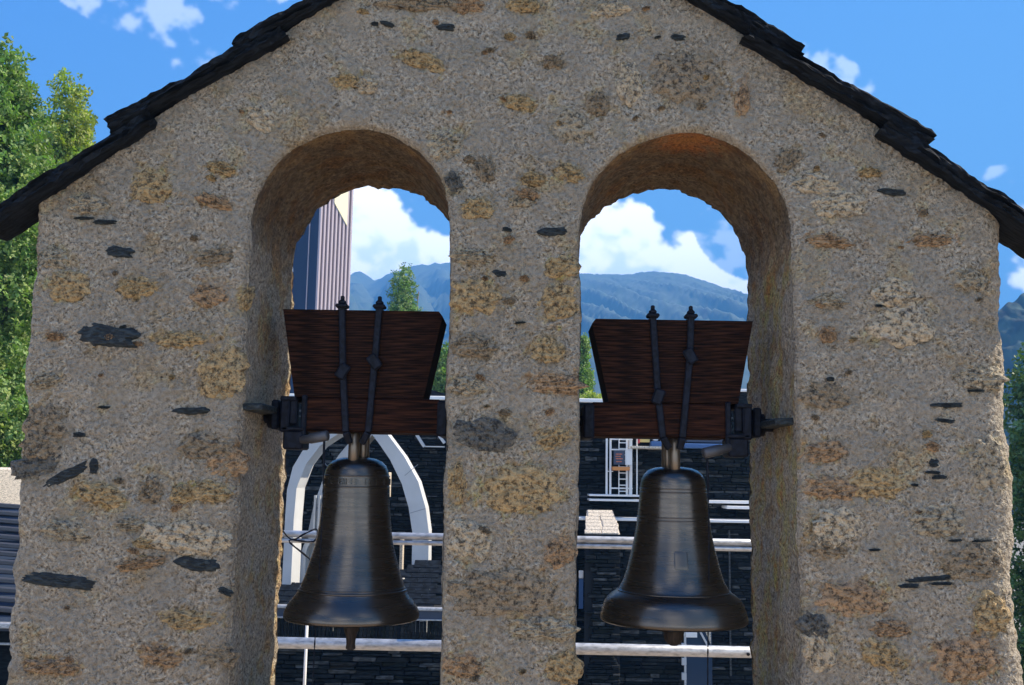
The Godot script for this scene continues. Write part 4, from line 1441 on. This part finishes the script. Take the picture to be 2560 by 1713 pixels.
func build_trees() -> void:
	make_clump()
	tree("poplar", "tall full green poplar, the biggest of those beyond the gable's edge", Vector3(-10.75, -4.0, -16.0), [[0.0, 6.0, 0, 1.35, 2.2], [0.1, 8.2, 0, 1.35, 2.2], [0.35, 10.2, 0, 1.25, 2.0], [0.35, 11.7, 0.1, 0.95, 1.7], [0.38, 12.9, 0.1, 0.46, 1.1]], 20000, 0.21, "leaf_a", "poplars beyond the gable's edge")
	tree("poplar", "yellow-green poplar with a pointed top behind the biggest poplar", Vector3(-11.6, -4.0, -20.0), [[0.1, 8.5, 0, 1.3, 2.2], [0.3, 11.0, 0, 1.0, 2.2], [0.6, 13.2, 0, 0.55, 1.9]], 9000, 0.20, "leaf_b", "poplars beyond the gable's edge")
	tree("poplar", "lowest yellow-green poplar, its tip just above the slate roof", Vector3(-11.9, -4.0, -22.0), [[0.2, 9.0, 0, 1.2, 2.5], [0.25, 11.4, 0, 0.8, 2.0], [0.25, 13.4, 0, 0.45, 1.7]], 8000, 0.20, "leaf_b", "poplars beyond the gable's edge")
	tree("shrub_tree", "dense bushy tree low beside the gable's outer edge, above the low wall", Vector3(-9.5, -2.0, -14.5), [[0, 4.2, 0, 1.5, 1.4], [-0.6, 6.0, 0, 1.3, 1.5], [0.3, 7.4, 0.0, 1.0, 1.3]], 8000, 0.18, "leaf_a", "", 0.10)
	tree("young_tree", "young open tree with an upright crown seen over the lettered bell's headstock", Vector3(-5.3, -4.0, -40.0), [[-0.1, 9.5, 0, 1.3, 2.3], [0.1, 11.6, 0, 1.0, 1.6], [-0.95, 11.4, 0, 0.45, 1.1], [0.05, 13.4, 0, 0.62, 1.35], [0.75, 11.7, 0.0, 0.5, 0.9]], 5200, 0.21, "leaf_d", "trees down in the valley", 0.10)
	tree("young_tree", "leafy tree between the lettered bell's headstock and the middle pier", Vector3(-3.3, -4.0, -40.0), [[0, 9.3, 0, 0.65, 1.1], [-0.1, 10.4, 0, 0.4, 0.8]], 900, 0.30, "leaf_a", "trees down in the valley", 0.08)
	tree("young_tree", "slim tree between the middle pier and the plain banded bell's headstock", Vector3(2.55, -4.0, -40.0), [[0.0, 9.4, 0, 0.5, 1.2], [0.02, 11.0, 0, 0.33, 0.8]], 800, 0.26, "leaf_a", "trees down in the valley", 0.07)
	tree("hedge", "pale green hedge top showing above the pale coping", Vector3(3.0, -4.0, -38.0), [[0, 8.4, 0, 1.3, 0.55]], 900, 0.24, "leaf_b", "", 0.05)
	tree("dark_tree", "dark green tree beyond the sunlit edge of the gable", Vector3(11.6, -4.0, -18.5), [[0, 0.8, 0, 1.6, 1.6], [0.1, 3.0, 0, 1.6, 1.8], [0, 5.5, 0, 1.4, 1.6], [0, 7.4, 0, 1.2, 1.4]], 7000, 0.26, "leaf_c", "", 0.14)

func build_land() -> void:
	var s := Shape.new()
	s.box(at(0, -0.3, 4.6), Vector3(24, 0.6, 14.8), 0.02)
	struct("terrace", s.done(), mats.terrace)
	s = Shape.new()
	s.box(at(0, -4.5, -1960), Vector3(5000, 1.0, 3980))
	struct("ground", s.done(), mats.ground)
	ridge("mountain", [[-1000, 340], [-600, 330], [-400, 310], [-340, 296], [-275, 301], [-245, 305], [-225, 293], [-198, 305], [-165, 318], [-112, 322], [-60, 316], [40, 240], [200, 200], [600, 190], [1100, 170]], -1500, -4, 900, 50.0, Color(0.85, 1.0, 0.75), Color(5.0, 4.6, 4.4), 1.0, 1)
	ridge("hill", [[-260, 120], [-120, 205], [-40, 246], [75, 268.5], [128, 267.5], [174, 273], [208, 270.5], [243, 259.5], [291, 240], [380, 190], [520, 110], [760, 60]], -1300, -4, 800, 16.0, Color(0.9, 1.0, 0.8), Color(1.6, 1.9, 1.2), 0.5, 2)
	ridge("wooded_slope", [[95, 8], [125, 38], [149, 57], [153, 60], [180, 80], [240, 110]], -300, -4, 120, 5.0, Color(0.5, 0.6, 0.55), Color(1, 1, 1), 0.0, 3)

# ---------------------------------------------------------------- scene
func _ready() -> void:
	hum.noise_type = FastNoiseLite.TYPE_SIMPLEX_SMOOTH
	hum.frequency = 1.0
	hum.fractal_type = FastNoiseLite.FRACTAL_NONE
	hum.seed = 5
	fbm.noise_type = FastNoiseLite.TYPE_SIMPLEX_SMOOTH
	fbm.frequency = 1.0
	fbm.fractal_type = FastNoiseLite.FRACTAL_FBM
	fbm.fractal_octaves = 4
	fbm.seed = 11
	rng.seed = 2024

	var cam := Camera3D.new()
	cam.name = "camera"
	cam.position = Vector3(0, 1.6, 3.1)
	cam.rotation_degrees = Vector3(7.58, 0.6, 1.0)
	cam.fov = 37.64
	cam.near = 0.05
	cam.far = 6000.0
	add_child(cam)
	cam.current = true

	var env := Environment.new()
	var sky_mat := PanoramaSkyMaterial.new()
	sky_mat.panorama = ImageTexture.create_from_image(make_sky())
	var sky := Sky.new()
	sky.sky_material = sky_mat
	env.background_mode = Environment.BG_SKY
	env.sky = sky
	env.background_energy_multiplier = 1.0
	env.tonemap_mode = Environment.TONE_MAPPER_LINEAR
	env.tonemap_exposure = 1.95
	env.sdfgi_enabled = true
	env.ssao_enabled = true
	env.ssil_enabled = true
	env.fog_enabled = true
	env.fog_density = 0.0008
	env.fog_light_color = Color(0.40, 0.70, 1.0)
	var we := WorldEnvironment.new()
	we.name = "environment"
	we.environment = env
	add_child(we)

	var sun := DirectionalLight3D.new()
	sun.name = "sun"
	sun.light_energy = 1.6
	sun.light_color = Color(1.0, 0.95, 0.87)
	sun.light_angular_distance = 0.5
	sun.shadow_enabled = true
	add_child(sun)
	sun.look_at_from_position(Vector3(0.70, 0.70, -0.07) * 50.0, Vector3.ZERO, Vector3.UP)

	make_materials()
	build_land()
	build_gable()
	build_bells()
	build_rail()
	build_behind()
	build_trees()
